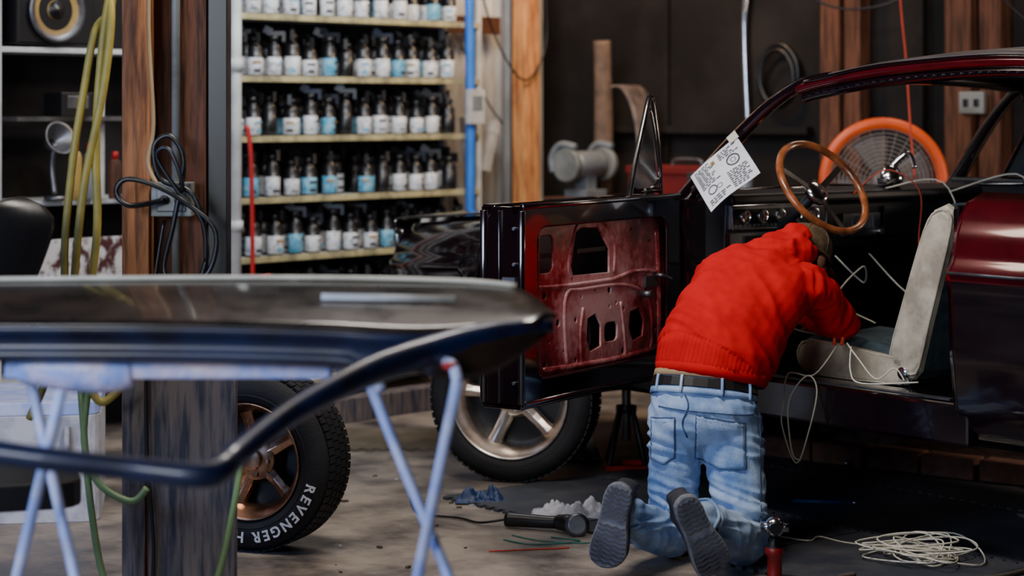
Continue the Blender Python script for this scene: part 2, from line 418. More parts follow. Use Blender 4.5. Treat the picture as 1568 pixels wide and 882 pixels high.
b=MB(); b.box((0,0,.0),(.14,.18,.11),0); b.box((.072,0,.01),(.006,.12,.06),1); b.build("small_radio",[m_black,m_steel],loc=RW(-3.2,-.5,1.56),rz=RR,bevel=.01)
b=MB(); b.box((-3.3,-.5,1.494),(.25,.6,.02)); b.build("wall_shelf",m_steel,loc=(AX,AY,0),rz=RR)

b=MB()
for z,m in ((0,0),(.40,1)):
    b.prism(rrect(-.42,-.3,.42,.3,.06),.40 if z==0 else .05,m,Matrix.Translation((0,0,z)),top=1.0)
b.tube([(.30,-.31,.36),(.30,-.33,.30),(.30,-.31,.26)],.012)
b.build("storage_bin",[m_rag,m_lilac],loc=(-2.0,8.2,0),rz=.15,bevel=.01)

# ------------------------------------------------------------------ support post cluster
po=empty("support_post")
b=MB()
b.box((-1.163,6.66,1.7),(.085,.14,3.4),0)
b.box((-.995,6.68,1.7),(.085,.10,3.4),1)
b.build("studs",[m_wood,m_wood2],po,bevel=.004)
b=MB(); b.box((-1.08,6.71,1.7),(.082,.06,3.4),0); b.box((-.917,6.69,1.7),(.06,.10,3.4),1); b.build("dark_boards",[m_wood2,m_black],po,bevel=.003)
b=MB(); b.box((-.985,6.585,.42),(.27,.04,.84),0); b.box((-1.165,6.58,.42),(.07,.03,.84),0); b.build("kick_boards",m_wood_grey,po,bevel=.004)
b=MB(); b.cyl((-1.04,6.60,0.84),(-1.04,6.60,3.4),.013); b.build("conduit",m_galv,po)
b=MB(); b.box((-1.045,6.575,1.265),(.125,.06,.105),0); b.box((-1.045,6.542,1.265),(.09,.006,.075),1)
for dx in (-.02,.025): b.cyl((-1.045+dx,6.54,1.265),(-1.045+dx,6.52,1.265),.014,mi=2)
b.build("outlet_box",[m_galv,m_steel,m_black],po,bevel=.005)
b=MB()
b.tube([(-1.06,6.51,1.265),(-1.16,6.47,1.25),(-1.20,6.47,1.29),(-1.17,6.47,1.33),(-1.08,6.47,1.31),(-.98,6.48,1.25),(-.90,6.48,1.17),(-.92,6.48,1.05),(-1.0,6.48,1.0),(-1.06,6.5,1.05),(-1.03,6.5,1.2),(-1.0,6.5,1.38),(-1.04,6.5,1.46),(-1.09,6.5,1.43),(-1.07,6.5,1.33),(-.97,6.5,1.28),(-.93,6.5,1.12),(-.95,6.5,1.02)],.0085)
b.tube([(-1.02,6.51,1.265),(-1.0,6.47,1.32),(-1.04,6.47,1.42),(-1.08,6.48,1.40),(-1.02,6.48,1.3),(-.94,6.48,1.2),(-.93,6.48,1.08)],.007)
b.build("black_cord",m_black,po)
b=MB(); b.tube([(-1.12,6.57,3.3),(-1.115,6.57,2.2),(-1.12,6.57,1.8),(-1.105,6.57,1.5),(-1.12,6.56,1.38),(-1.09,6.55,1.31)],.007)
b.build("white_cord",m_tan,po)
b=MB(); b.tube([(-1.07,6.56,1.2),(-1.10,6.55,1.0),(-1.12,6.54,.8),(-1.12,6.545,.5),(-1.10,6.55,.2),(-1.11,6.55,.02)],.006); b.build("cord_down",m_black,po)
b=MB()
b.tube([(-1.21,6.52,2.1),(-1.22,6.50,1.86),(-1.26,6.45,1.78),(-1.29,6.43,1.6),(-1.32,6.42,1.4),(-1.345,6.42,1.15),(-1.35,6.42,.95),(-1.40,6.45,.75),(-1.47,6.5,.6)],.0125,mi=0)
b.tube([(-1.20,6.52,1.98),(-1.22,6.46,1.88),(-1.24,6.44,1.7),(-1.255,6.43,1.45),(-1.25,6.43,1.2),(-1.27,6.43,.98),(-1.28,6.43,.75),(-1.24,6.43,.66),(-1.18,6.44,.70)],.0125,mi=0)
b.tube([(-1.235,6.5,1.95),(-1.21,6.44,1.82),(-1.23,6.42,1.6),(-1.29,6.42,1.3),(-1.32,6.42,1.0)],.0125,mi=0)
b.tube([(-1.27,6.43,.75),(-1.29,6.43,.55),(-1.25,6.43,.42),(-1.15,6.43,.36),(-1.10,6.43,.40)],.011,mi=1)
b.tube([(-1.30,6.43,.7),(-1.27,6.43,.35),(-1.22,6.43,.1),(-1.12,6.43,.02),(-1.0,6.43,.02),(-.9,6.43,.10),(-.84,6.45,.35),(-.83,6.55,.5)],.011,mi=1)
b.build("garden_hose",[m_hose,m_hoseg])

# ------------------------------------------------------------------ wheels
def wheel(name,c,n,rt,rr,wd,rimm,parent=None,text=None):
    n=V(n).normalized(); y=V((0,0,1)); x=y.cross(n).normalized(); y=n.cross(x)
    M=Matrix((x,y,n)).transposed().to_4x4(); M.translation=V(c)
    e=empty(name); e.matrix_world=M
    h=wd/2
    b=MB()
    b.lathe([(rr*.96,-h*.8),(rr+.01,-h*.95),(rr+(rt-rr)*.5,-h*1.05),(rt-.02,-h*.85),(rt-.004,-h*.7),(rt,-h*.3),(rt,h*.3),(rt-.004,h*.7),(rt-.02,h*.85),(rr+(rt-rr)*.5,h*1.05),(rr+.012,h*.97),(rr*.97,h*.85),(rr*.97,-h*.8)],72,0,cap=False)
    for k in range(70):
        a=2*pi*k/70
        for zz in (-.60,-.2,.2,.60):
            R=Matrix.Rotation(a+(zz*.10),3,'Z')
            b.box(R@V((rt-.001,0,h*zz)),(.006,.023,h*.33),0,R=R)
    b.tube([( (rr+.026)*math.cos(2*pi*i/36),(rr+.026)*math.sin(2*pi*i/36),h*.99) for i in range(36)],.003,n=6,k=2,closed=True)
    b.build("tyre",m_blackr,e)
    b=MB()
    b.lathe([(rr*.99,h*.92),(rr*1.0,h*.97),(rr*.975,h*.99),(rr*.955,h*.93),(rr*.93,h*.84),(rr*.875,h*.66),(rr*.865,h*.60),(rr*.82,h*.42),(rr*.81,h*.34),(rr*.78,h*.1),(rr*.76,-h*.7)],72,0,cap=False)
    b.build("rim_barrel",rimm,e)
    b=MB(); b.lathe([(rr*.78,-h*.3),(rr*.3,-h*.25),(.001,-h*.2)],32,0,cap=False); b.lathe([(.09,-h*.2),(.09,h*.0),(.05,h*.05)],24,0); b.build("brake_drum",m_black,e)
    b=MB()
    b.lathe([(.080,h*.0),(.075,h*.30),(.05,h*.38),(.035,h*.40),(.034,h*.58),(.001,h*.60)],32,0)
    for k in range(5):
        a=2*pi*k/5+pi/2+.2; R=Matrix.Rotation(a,3,'Z')
        rings=[]
        for t in range(6):
            q=t/5; r=.05+(rr*.82-.05)*q; w=.032*(1-q)+.026*q+(.03*max(0,q-.75)); zc=h*(.24-.10*math.sin(q*pi)+.10*q)
            ring=[(0,-w,zc-.02),(0,-w*.75,zc+.004),(0,0,zc+.014),(0,w*.75,zc+.004),(0,w,zc-.02),(0,0,zc-.028)]
            rings.append([R@V((r,p[1],p[2])) for p in ring])
        b.loft(rings,0,sm=False)
        R2=Matrix.Rotation(a+pi/5,3,'Z'); b.cyl(R2@V((.055,0,h*.2)),R2@V((.055,0,h*.46)),.009,n=6)
    b.build("spokes",rimm,e,bevel=.003)
    if text:
        mt=MB(); ang=math.radians(-14); rad=rr+(rt-rr)*.36
        for chh in text:
            cu=bpy.data.curves.new("t",'FONT'); cu.body=chh; cu.size=.050; cu.extrude=.0015; cu.offset=.0012
            to=bpy.data.objects.new("t",cu); scene.collection.objects.link(to); bpy.context.view_layer.update()
            me=bpy.data.meshes.new_from_object(to.evaluated_get(bpy.context.evaluated_depsgraph_get()))
            bpy.data.objects.remove(to)
            if len(me.vertices):
                wch=max(v.co.x for v in me.vertices)
                T=Matrix.Rotation(ang-(wch/2)/rad,4,'Z')@Matrix.Translation((rad,0,h*1.035))@Matrix.Rotation(-pi/2,4,'Z')@Matrix.Translation((-wch/2,0,0))
                mt.add([T@v.co for v in me.vertices],[tuple(p.vertices) for p in me.polygons])
                ang-=(wch+.008)/rad
            else: ang-=.02/rad
        mt.build("sidewall_letters",m_paper,e,fixn=False)
    return e
wheel("loose_wheel",(-.89,7.50,.317),(-.34,-.94,0),.315,.205,.21,m_rimcu,text="REVENGER H")

# ------------------------------------------------------------------ CAR
car=empty("vintage_car",(AX,AY,0),CR)
PROF=[(.42,.07),(.46,.03),(.55,.0),(.72,-.02),(.93,-.03),(.985,-.042),(1.0,-.045),(1.02,-.02),(1.12,.0),(1.20,.035),(1.24,.08),(1.26,.15)]
W=1.72
NU=-2.05
def side(b,u0,u1,nu,ztop,arch=None,mi=0,mirror=False):
    def fn(i,j):
        u=u0+(u1-u0)*i
        zb=.43
        if arch:
            du=abs(u-arch[0])
            if du<arch[2]: zb=max(zb,arch[1]+math.sqrt(max(arch[2]**2-du**2,0)))
        zt=interp(u,ztop); z=zb+(zt-zb)*j
        zz=.42+(z-.42)/(zt-.42)*.84
        w=interp(zz,PROF)
        if u<-1.2: w+= .09*((-1.2-u)/.7)**2
        if u>2.4: w+= .10*((u-2.4)/.7)**2
        if mirror: w=W-w
        return (u,w,z)
    b.grid(fn,nu,26,mi)
ft=[(NU,1.03),(-1.2,1.09),(-.04,1.20)]
qt=[(1.29,1.26),(2.0,1.26),(3.1,1.16)]
b=MB()
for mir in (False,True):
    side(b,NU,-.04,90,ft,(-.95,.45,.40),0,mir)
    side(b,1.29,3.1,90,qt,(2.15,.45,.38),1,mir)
side(b,-.04,1.29,20,[(-.04,1.22),(1.29,1.26)],None,0,True)
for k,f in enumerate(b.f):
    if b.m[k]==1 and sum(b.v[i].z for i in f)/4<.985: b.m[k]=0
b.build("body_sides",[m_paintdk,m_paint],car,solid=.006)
b=MB()
for w0 in (.06,W-.06):
    b.box((.62,w0,.49),(1.45,.11,.14),0)
b.box((.62,.12,.55),(1.34,.09,.03),0)
b.box((1.28,.10,.86),(.03,.16,.72),0)
b.box((-.03,.09,.84),(.05,.16,.72),0)
b.build("sill_and_posts",m_paintdk,car,bevel=.012)
b=MB(); b.box((.62,.045,.567),(1.25,.03,.006)); b.tube([(1.30,-.05,1.0),(2.2,-.052,1.0),(3.0,.02,1.0)],.006,k=4)
b.build("chrome_strips",m_steel,car)
b=MB()
b.grid(lambda i,j:(NU+(-.18-NU)*i,.12+(W-.24)*j,interp(NU+(-.18-NU)*i,ft)+.008+.03*math.sin(pi*j)),20,12,0)
b.grid(lambda i,j:(-.19+.22*i,.10+(W-.20)*j,1.185+.01*i+.02*math.sin(pi*j)),4,12,0)
b.grid(lambda i,j:(2.15+.95*i,.12+(W-.24)*j,1.27-.10*i+.02*math.sin(pi*j)),10,12,1)
b.grid(lambda i,j:(NU+.02*math.sin(pi*j),.12+(W-.24)*i,.6+.43*j),10,6,0)
b.grid(lambda i,j:(3.1-.03*math.sin(pi*j),.12+(W-.24)*i,.5+.67*j),10,6,1)
b.build("bonnet_and_boot",[m_paintdk,m_paint],car,solid=.006)
b=MB(); b.box((NU-.02,W/2,.80),(.03,1.0,.20),0)
for k in range(9): b.box((NU-.04,W/2,.72+k*.02),(.008,.96,.005),1)
for w0 in (.28,W-.28): b.lathe([(.09,0),(.09,.02),(.075,.03),(.001,.045)],24,1,Matrix.Translation((NU-.02,w0,.85))@Matrix.Rotation(-pi/2,4,'Y'))
b.tube([(3.05,.05,.62),(3.16,.15,.62),(3.18,W/2,.62),(3.16,W-.15,.62),(3.05,W-.05,.62)],.035,mi=1)
b.build("grille_and_bumper",[m_black,m_chrome],car)
RZ=[(.36,1.62),(.5,1.65),(.75,1.685),(1.0,1.705),(1.35,1.718),(1.7,1.70),(2.0,1.66)]
def wroof(u): return .20-.02*math.sin((u-.4)*1.5)
m_roof=mat("primer_roof",(.055,.048,.05),.5,col2=(.09,.075,.07),scale=5,coat=.2)
b=MB()
b.grid(lambda i,j:(.40+1.6*i,(wroof(.4+1.6*i))+(W-2*wroof(.4+1.6*i))*j,interp(.40+1.6*i,RZ)+.010+.045*math.sin(pi*j)**.7),24,16,0)
b.build("roof_skin",m_roof,car,solid=.01)
b=MB()
for s in (0,1):
    f=(lambda w:w) if s==0 else (lambda w:W-w)
    b.tube([(u,f(wroof(u)-.005),interp(u,RZ)-.014) for u in (.40,.5,.75,1.0,1.35,1.7,2.0)],.022,n=10,k=5,mi=0)
    b.tube([(u,f(wroof(u)+.01),interp(u,RZ)-.050) for u in (.42,.5,.75,1.0,1.35,1.7,1.95)],.022,n=10,k=5,mi=1)
    b.tube([(-.12,f(.06),1.15),(-.02,f(.085),1.26),(.15,f(.135),1.44),(.30,f(.175),1.57),(.42,f(.20),1.635),(.55,f(.205),1.655)],[.036,.033,.028,.024,.024,.024],n=10,k=5,mi=1)
    b.grid(lambda i,j:((1.55+.42*(1-j))+ (.52*(1-j)+.42*j)*i, f(.10+.10*j), 1.245+.43*j),8,8,0)
    b.tube([(u,f(wroof(u)-.026),interp(u,RZ)+.002) for u in (.45,.75,1.0,1.35,1.7)],.007,n=6,k=5,mi=1)
b.tube([(.40,.20,1.63),(.36,.5,1.655),(.35,W/2,1.665),(.36,W-.5,1.655),(.40,W-.20,1.63)],.028,k=5,mi=1)
b.tube([(-.12,.06,1.18),(-.20,.5,1.20),(-.22,W/2,1.21),(-.20,W-.5,1.20),(-.12,W-.06,1.18)],.022,k=5,mi=1)
b.grid(lambda i,j:(2.0+.35*i,.2+(W-.4)*j,1.66-.39*i),6,8,3)
b.build("pillars_and_rails",[m_paint,m_paintdk,m_paint,m_glass],car)
b=MB()
for k in range(26):
    u=.46+k*.04; b.cyl((u,wroof(u)-.014,interp(u,RZ)-.050),(u,wroof(u)-.018,interp(u,RZ)-.050),.004,n=6)
b.build("trim_clips",m_chrome,car)
b=MB()
wv=W-.10
b.tube([(.22,wv,1.25),(.46,wv-.06,1.56)],.010,k=1); b.tube([(.22,wv,1.25),(.50,wv,1.25),(.50,wv-.06,1.56),(.46,wv-.06,1.56)],.010,k=1)
b.add([(.23,wv,1.26),(.49,wv,1.26),(.49,wv-.06,1.55),(.46,wv-.06,1.55)],[(0,1,2,3)],1)
b.build("passenger_vent_window",[m_paintdk,m_glass],car)
b=MB()
b.box((.75,W/2,.47),(2.0,W-.2,.05),0)
b.box((-.06,W/2,.80),(.05,W-.22,.72),0)
b.box((.85,W/2,.56),(1.7,.28,.16),0,top=(1,.7))
b.box((1.75,W/2,.72),(.06,W-.25,.45),0); b.box((1.95,W/2,1.0),(.5,W-.25,.06),0)
b.box((.62,W-.10,.88),(1.3,.07,.74),0)
b.build("cabin_floor_and_firewall",m_int,car,bevel=.01)
DS=-.125
b=MB()
b.prism([(.03+DS,1.205),(.20+DS,1.232),(.265+DS,1.215),(.27+DS,1.18),(.235+DS,1.17),(.225+DS,1.0),(.18+DS,.94),(.03+DS,.94)],W-.22,0,Matrix(((1,0,0,0),(0,0,1,.11),(0,1,0,0),(0,0,0,1))))
b.build("dashboard",m_int,car,bevel=.010)
b=MB()
U=.243+DS
b.box((U,.38,1.130),(.012,.54,.090),2)
b.tube([(U+.01,.12,1.175),(U+.01,.64,1.175),(U+.01,.64,1.085),(U+.01,.12,1.085)],.005,k=1,closed=True,mi=0)
b.box((U+.005,.38,1.130),(.012,.50,.058),1)
for k in range(5): b.lathe([(.026,0),(.028,.006),(.022,.008),(.020,.003),(.001,.003)],20,0,Matrix.Translation((U+.010,.19+k*.095,1.130))@Matrix.Rotation(pi/2,4,'Y'))
for k in range(20): b.box((U+.012,.14+k*.024,1.098),(.004,.010,.008),0)
b.box((U-.005,.32,1.030),(.03,.42,.080),0); b.box((U+.012,.25,1.035),(.01,.14,.045),1)
for k in range(9): b.box((U+.018,.36+.018*k,1.035),(.01,.006,.045),2)
b.box((U,.85,1.08),(.02,.22,.09),2)
for k in range(8): b.box((U+.012,.79+.018*k,1.09),(.01,.004,.05),0)
for k in range(2): b.cyl((U,.77+k*.17,1.05),(U+.035,.77+k*.17,1.05),.014,mi=0)
b.box((U,1.2,1.09),(.01,.42,.12),1)
b.build("instrument_cluster",[m_chrome,m_black,m_steel],car,bevel=.002)
sw=empty("steering_wheel_assembly",(.345,.385,1.245),0,car)
sw.rotation_euler=(0,math.radians(54),0)
b=MB()
b.tube([(.20*math.cos(2*pi*i/24),.20*math.sin(2*pi*i/24),0) for i in range(24)],.0145,n=12,k=3,closed=True,mi=0)
for k in range(3):
    a=pi+k*2*pi/3 - pi/3; c,s_=math.cos(a),math.sin(a)
    R=Matrix.Rotation(a,3,'Z'); b.box(R@V((.115,0,-.018)),(.16,.024,.004),1,R=R@Matrix.Rotation(-.16,3,'Y'))
b.lathe([(.05,-.05),(.05,-.03),(.035,-.02),(.001,-.015)],24,1)
b.cyl((0,0,-.32),(0,0,-.03),.022,mi=2)
b.build("steering_wheel",[m_steerw,m_chrome,m_int],sw)
b=MB(); b.lathe([(.05,0),(.055,.03),(.03,.07),(.01,.08)],20,0,Matrix.Translation((.10,1.05,1.235))); b.tube([(.10,1.05,1.30),(.15,1.10,1.36),(.17,1.12,1.30)],.010)
b.build("map_light",m_chrome,car)
b=MB()
b.tube([(.12,1.0,1.22),(.4,1.02,1.25),(.6,.9,1.0),(.65,.8,.75),(.6,.7,.70)],.003,n=6)
b.tube([(.2,1.3,1.2),(.5,1.35,1.28),(.62,1.3,1.15),(.6,1.2,1.0)],.003,n=6)
b.tube([(.15,.5,.95),(.3,.45,.85),(.35,.5,.75)],.004,n=6)
b.tube([(.12,.7,.96),(.25,.72,.86),(.30,.66,.93),(.22,.6,.80),(.40,.62,.72)],.003,n=6)
b.tube([(.12,.9,.96),(.30,.95,.80),(.45,.9,.90),(.55,.78,.86)],.003,n=6)
b.build("interior_wires",m_wire,car)
b=MB(); b.tube([(.14,.78,1.2),(.25,.85,1.30),(.38,.9,1.22),(.42,.85,1.02),(.5,.8,.90)],.003,n=6); b.build("red_interior_wire",m_wirer,car)
def seat(w0,w1,nm):
    e=empty(nm,(0,0,0),0,car)
    b=MB()
    cush=[(.40,.58),(.37,.62),(.38,.665),(.43,.69),(.60,.685),(.80,.665),(.92,.655),(.93,.60),(.90,.565),(.50,.56)]
    def ringu(pts,w): return [V((p[0],w,p[1])) for p in pts]
    def shr(pts,k):
        cx=sum(p[0] for p in pts)/len(pts); cz=sum(p[1] for p in pts)/len(pts)
        return [(cx+(p[0]-cx)*k,cz+(p[1]-cz)*k) for p in pts]
    ws=[(w0,.88),(w0+.012,.98),(w0+.03,1.0)]
    we=[(w1-.03,1.0),(w1-.012,.98),(w1,.88)]
    b.loft([ringu(shr(cush,k),w) for w,k in ws],0,sm=False)
    b.loft([ringu(shr(cush,k),w) for w,k in we],0,sm=False)
    def c2(w,k,dz=0):
        return [V((p[0]*1.0,w,p[1]+(dz if p[1]>.63 else 0))) for p in shr(cush,k)]
    b.loft([c2(w0+.028,.985),c2(w0+.07,1.0,.022),c2((w0+w1)/2,1.0,.012),c2(w1-.07,1.0,.022),c2(w1-.028,.985)],1,sm=False)
    back=[(.84,.60),(.825,.66),(.87,.80),(.93,.97),(.99,1.13),(1.03,1.195),(1.08,1.215),(1.115,1.195),(1.115,1.14),(1.07,.98),(1.01,.78),(.965,.62),(.93,.585)]
    b.loft([ringu(shr(back,k),w) for w,k in ws],0,sm=False)
    b.loft([ringu(shr(back,k),w) for w,k in we],0,sm=False)
    b.loft([ringu(shr(back,.985),w0+.028),ringu(back,w0+.08),ringu(back,w1-.08),ringu(shr(back,.985),w1-.028)],1,sm=False)
    b.tube([V((p[0],w0+.004,p[1])) for p in shr(back,.93)],.005,n=6,k=2,closed=True,mi=0)
    b.tube([V((p[0],w0+.004,p[1])) for p in shr(cush,.93)],.005,n=6,k=2,closed=True,mi=0)
    b.box((.66,(w0+w1)/2,.53),(.46,(w1-w0)*.8,.07),2)
    b.lathe([(.022,0),(.022,.012),(.01,.016)],16,3,Matrix.Translation((.90,w0+.002,.61))@Matrix.Rotation(pi/2,4,'X'))
    b.build("seat_body",[m_cream,m_teal,m_int,m_chrome],e,bevel=.010,seg=3)
seat(.20,.68,"driver_seat"); seat(W-.68,W-.20,"passenger_seat")
b=MB(); b.box((.80,.80,.74),(.22,.14,.20),0,top=(.8,.85)); b.box((.78,.80,.85),(.12,.09,.012),1); b.build("console_box",[m_int,m_steel],car,bevel=.012)
b=MB(); b.box((.6,W/2,.42),(3.6,.7,.06),0); b.tube([(-1.2,.3,.45),(0,.3,.4),(2.5,.3,.42)],.035); b.tube([(-.95,.15,.36),(-.95,W-.15,.36)],.03,k=1); b.tube([(2.15,.1,.36),(2.15,W-.1,.36)],.045,k=1)
b.box((-1.0,W/2,.62),(1.5,.8,.35),0)
b.build("undercarriage",m_int,car,bevel=.01)
PI_=Matrix.LocRotScale(car.location,car.rotation_euler,None).inverted()
for u,w in ((2.15,.12),(2.15,W-.12),(-.95,W-.12)):
    e=wheel("road_wheel",CW(u,w,.332),(V((-.777,-.629,0)) if w<1 else V((.777,.629,0))),.33,.215,.20,m_alu)
    e.parent=car; e.matrix_parent_inverse=PI_
e=wheel("front_wheel",(.015,8.86,.348),(-.27,-.96,0),.345,.250,.22,m_alu)
e.parent=car; e.matrix_parent_inverse=PI_

# open door
dr=empty("open_door",(-.02,-.01,0),math.radians(-71.3),car)
LD=1.13; TD=.165
b=MB()
def ds(i,j):
    z=.535+.68*j; zz=.535+.70*j; bulge=-interp(zz,PROF)*1.2
    return (LD*i,-TD-bulge*-.6*-1,z)
b.grid(ds,10,14,0)
b.build("outer_skin",m_paintdk,dr,solid=.006)
b=MB()
b.box((LD-.008,-TD/2-.005,.875),(.016,TD-.01,.675),0)
b.box((.01,-TD/2,.875),(.016,TD-.02,.66),0)
b.box((LD/2,-TD/2,.54),(LD,TD-.01,.02),0)
b.box((LD/2,-TD+.03,1.205),(LD,.05,.03),0)
b.box((LD/2,-.02,1.20),(LD,.045,.03),0)
b.tube([(LD,-.004,.55),(LD,-.004,1.2)],.013,k=1,mi=0); b.tube([(LD,-TD+.01,.55),(LD,-TD+.01,1.2)],.014,k=1,mi=0)
b.tube([(LD+.004,-.09,.55),(LD+.004,-.09,1.2)],.007,k=1,mi=0)
b.tube([(0,-.004,1.212),(LD,-.004,1.212)],.011,k=1,mi=0)
b.tube([(0,.000,.548),(LD,.000,.548)],.012,k=1,mi=0)
b.build("door_shell",m_paintdk,dr,bevel=.008)
b=MB()
b.box((LD+.006,-.05,.93),(.012,.05,.09),0); b.cyl((LD,-.05,.90),(LD+.02,-.05,.90),.012); b.box((LD+.003,-.12,.70),(.006,.03,.05),0)
for z in (.62,.78,1.02,1.14): b.cyl((LD,-.03,z),(LD+.012,-.03,z),.006,n=8)
b.build("latch",m_steel,dr)
MP=Matrix(((1,0,0,0),(0,0,1,0),(0,1,0,0),(0,0,0,1)))
fr=plate("inner_frame",rrect(.0,.545,LD-.005,1.205,.03),[rrect(.10,.62,LD-.085,1.145,.06)],.004,.007,m_paintdk,dr,Matrix.Translation((0,-.006,0))@MP)
hol=[rrect(.89,.975,1.0,1.11,.03),
     [(.50,.95),(.76,.955),(.775,.99),(.74,1.11),(.70,1.125),(.58,1.12),(.50,1.04)],
     [(.56,.69),(.64,.675),(.665,.72),(.66,.80),(.60,.815),(.56,.77)],
     rrect(.44,.70,.54,.775,.025),
     [(.25,.70),(.33,.685),(.36,.74),(.35,.80),(.28,.81),(.24,.76)]]
for x,z in ((.20,1.05),(.25,.95),(.34,1.10),(.42,.90),(.50,.89),(.60,.90),(.70,.88),(.80,.90),(.86,.80),(.92,.74),(.82,.70),(.16,.72),(.22,.88),(.40,.66),(.74,.66),(.95,.66),(.95,.9),(.15,.82),(.74,.80),(.40,.81),(.45,.84),(.50,.83)):
    hol.append(circ(x,z,random.choice([.009,.012,.016])))
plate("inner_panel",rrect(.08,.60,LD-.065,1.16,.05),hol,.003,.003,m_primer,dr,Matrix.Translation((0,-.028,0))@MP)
b=MB()
def bead(pts,r=.009,mi=0): b.tube([(x,-.0265,z) for x,z in pts],r,n=8,k=5,mi=mi)
bead([(.13,.93),(.30,.945),(.44,.93),(.50,.925),(.80,.925),(.98,.93)])
bead([(.80,.64),(.82,.80),(.80,.90),(.70,.905),(.40,.90),(.22,.84),(.18,.70),(.2,.64)])
bead([(.99,.65),(1.0,.9),(1.0,1.13)],.012); bead([(.47,.95),(.47,1.06),(.56,1.14),(.72,1.145),(.79,1.0),(.77,.95)],.008)
bead([(.38,.64),(.40,.75),(.42,.84)],.008); bead([(.70,.64),(.71,.75),(.69,.84)],.008)
bead([(.13,.66),(.13,.85),(.15,1.1)],.013); bead([(.16,.645),(.5,.635),(.96,.645)],.012)
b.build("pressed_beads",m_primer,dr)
b=MB(); b.box((LD/2,-.12,.86),(LD-.05,.004,.60)); b.build("cavity_shade",m_int,dr)  # black sheet standing in for the shade inside the door
b=MB()
b.cyl((.28,-.02,.86),(.28,.03,.86),.012); b.tube([(.16,-.02,.92),(.16,.01,.92),(.10,.015,.90)],.008,k=3); b.box((.20,-.02,.90),(.09,.012,.04),0)
b.box((.62,-.035,1.04),(.20,.01,.015),1); b.box((.60,-.06,.75),(.02,.02,.35),1)
b.build("window_regulator",[m_steel,m_black],dr)
b=MB()
b.tube([(.06,-.05,1.20),(.075,-.05,1.36),(.125,-.05,1.555),(.14,-.05,1.575)],.009,k=4,mi=0)
b.tube([(.31,-.05,1.20),(.27,-.05,1.32),(.205,-.05,1.47),(.155,-.05,1.58),(.135,-.05,1.58)],.012,k=4,mi=1)
b.tube([(.06,-.05,1.235),(.30,-.05,1.235)],.010,k=1,mi=0)
b.tube([(.28,-.05,1.25),(.245,-.05,1.36),(.19,-.05,1.48),(.15,-.05,1.54),(.10,-.05,1.40),(.09,-.05,1.26)],.006,k=4,mi=0,closed=True)
b.add([(.085,-.05,1.24),(.28,-.05,1.24),(.145,-.05,1.56)],[(0,1,2)],2)
b.build("vent_window",[m_paintdk,m_trim,m_glass],dr)

# paper taped on the pillar
pp=empty("taped_instruction_sheet")
Ca,Cb,Cc,Cd=V((.673,8.03,1.286)),V((.839,8.0,1.442)),V((.912,7.88,1.311)),V((.738,7.88,1.159))
nrm=((Cb-Ca).cross(Cd-Ca)).normalized()
if nrm.y>0: nrm=-nrm
def pf(i,j,o=0.):
    p=(Ca*(1-i)+Cb*i)*(1-j)+(Cd*(1-i)+Cc*i)*j
    return p+nrm*(.014*math.sin(pi*i*1.3+.4)*math.sin(2*j+.3)+o)
b=MB(); b.grid(lambda i,j:pf(i,j),20,20); b.build("paper_sheet",m_paper,pp)
b=MB()
def dash(i0,i1,j,h): 
    b.add([pf(i0,j,.0035),pf(i1,j,.0035),pf(i1,j+h,.0035),pf(i0,j+h,.0035)],[(0,1,2,3)])
rp=random.Random(3)
for col in (0,1):
    j=.07
    while j<.93:
        if not(col==1 and .22<j<.52) and not(col==0 and .55<j<.80):
            x=.07+.48*col; e1=.07+.48*col+rp.uniform(.22,.36)
            while x<e1:
                w=rp.uniform(.03,.09)
                dash(x,x+w,j,.016); x+=w+.018
        j+=.045
for k in range(18):
    a0=2*pi*k/18
    for (ci,cj,rr) in ((.75,.37,.12),(.22,.67,.09),(.36,.70,.05),(.75,.37,.05)):
        i0,j0=ci+rr*math.cos(a0),cj+rr*math.sin(a0)
        i1,j1=ci+rr*math.cos(a0+.36),cj+rr*math.sin(a0+.36)
        b.add([pf(i0,j0,.0035),pf(i1,j1,.0035),pf(ci+(i1-ci)*.82,cj+(j1-cj)*.82,.0035),pf(ci+(i0-ci)*.82,cj+(j0-cj)*.82,.0035)],[(0,1,2,3)])
b.add([pf(.40,.12,.0036),pf(.47,.12,.0036),pf(.47,.20,.0036),pf(.40,.20,.0036)],[(0,1,2,3)],1)
b.build("print",[m_ink,m_yellow],pp,fixn=False)
b=MB(); b.add([pf(.85,-.10,.004),pf(1.03,-.10,.004),pf(1.03,.06,.004),pf(.85,.06,.004)],[(0,1,2,3)]); b.build("masking_tape",m_wire,pp,fixn=False)

# ------------------------------------------------------------------ MAN
man=empty("kneeling_man")
def ring(c,lat,up,a,bb,n=28,p=2.3):
    lat=V(lat).normalized(); up=V(up).normalized(); f=up.cross(lat).normalized(); lat=f.cross(up)
    out=[]
    for i in range(n):
        t=2*pi*i/n; ct,st=math.cos(t),math.sin(t)
        x=math.copysign(abs(ct)**(2/p),ct)*a; y=math.copysign(abs(st)**(2/p),st)*bb
        out.append(V(c)+lat*x+f*y)
    return out
b=MB()
b.loft([ring((.670,7.372,.640),(1,-.05,-.16),(.1,.2,1),.158,.117),
        ring((.664,7.356,.585),(1,-.05,-.16),(.1,.2,1),.170,.128),
        ring((.66,7.335,.52),(1,-.05,-.05),(0,.1,1),.188,.150),
        ring((.658,7.33,.46),(1,-.05,0),(0,0,1),.190,.148),
        ring((.66,7.335,.40),(1,-.05,0),(0,0,1),.165,.11)])
def limb(pts):
    for (p0,r0),(p1,r1) in zip(pts,pts[1:]): b.capsule(p0,p1,r0,r1,20)
limb([((.568,7.32,.46),.106),((.556,7.32,.30),.090),((.548,7.31,.12),.078),((.545,7.30,.085),.077)])
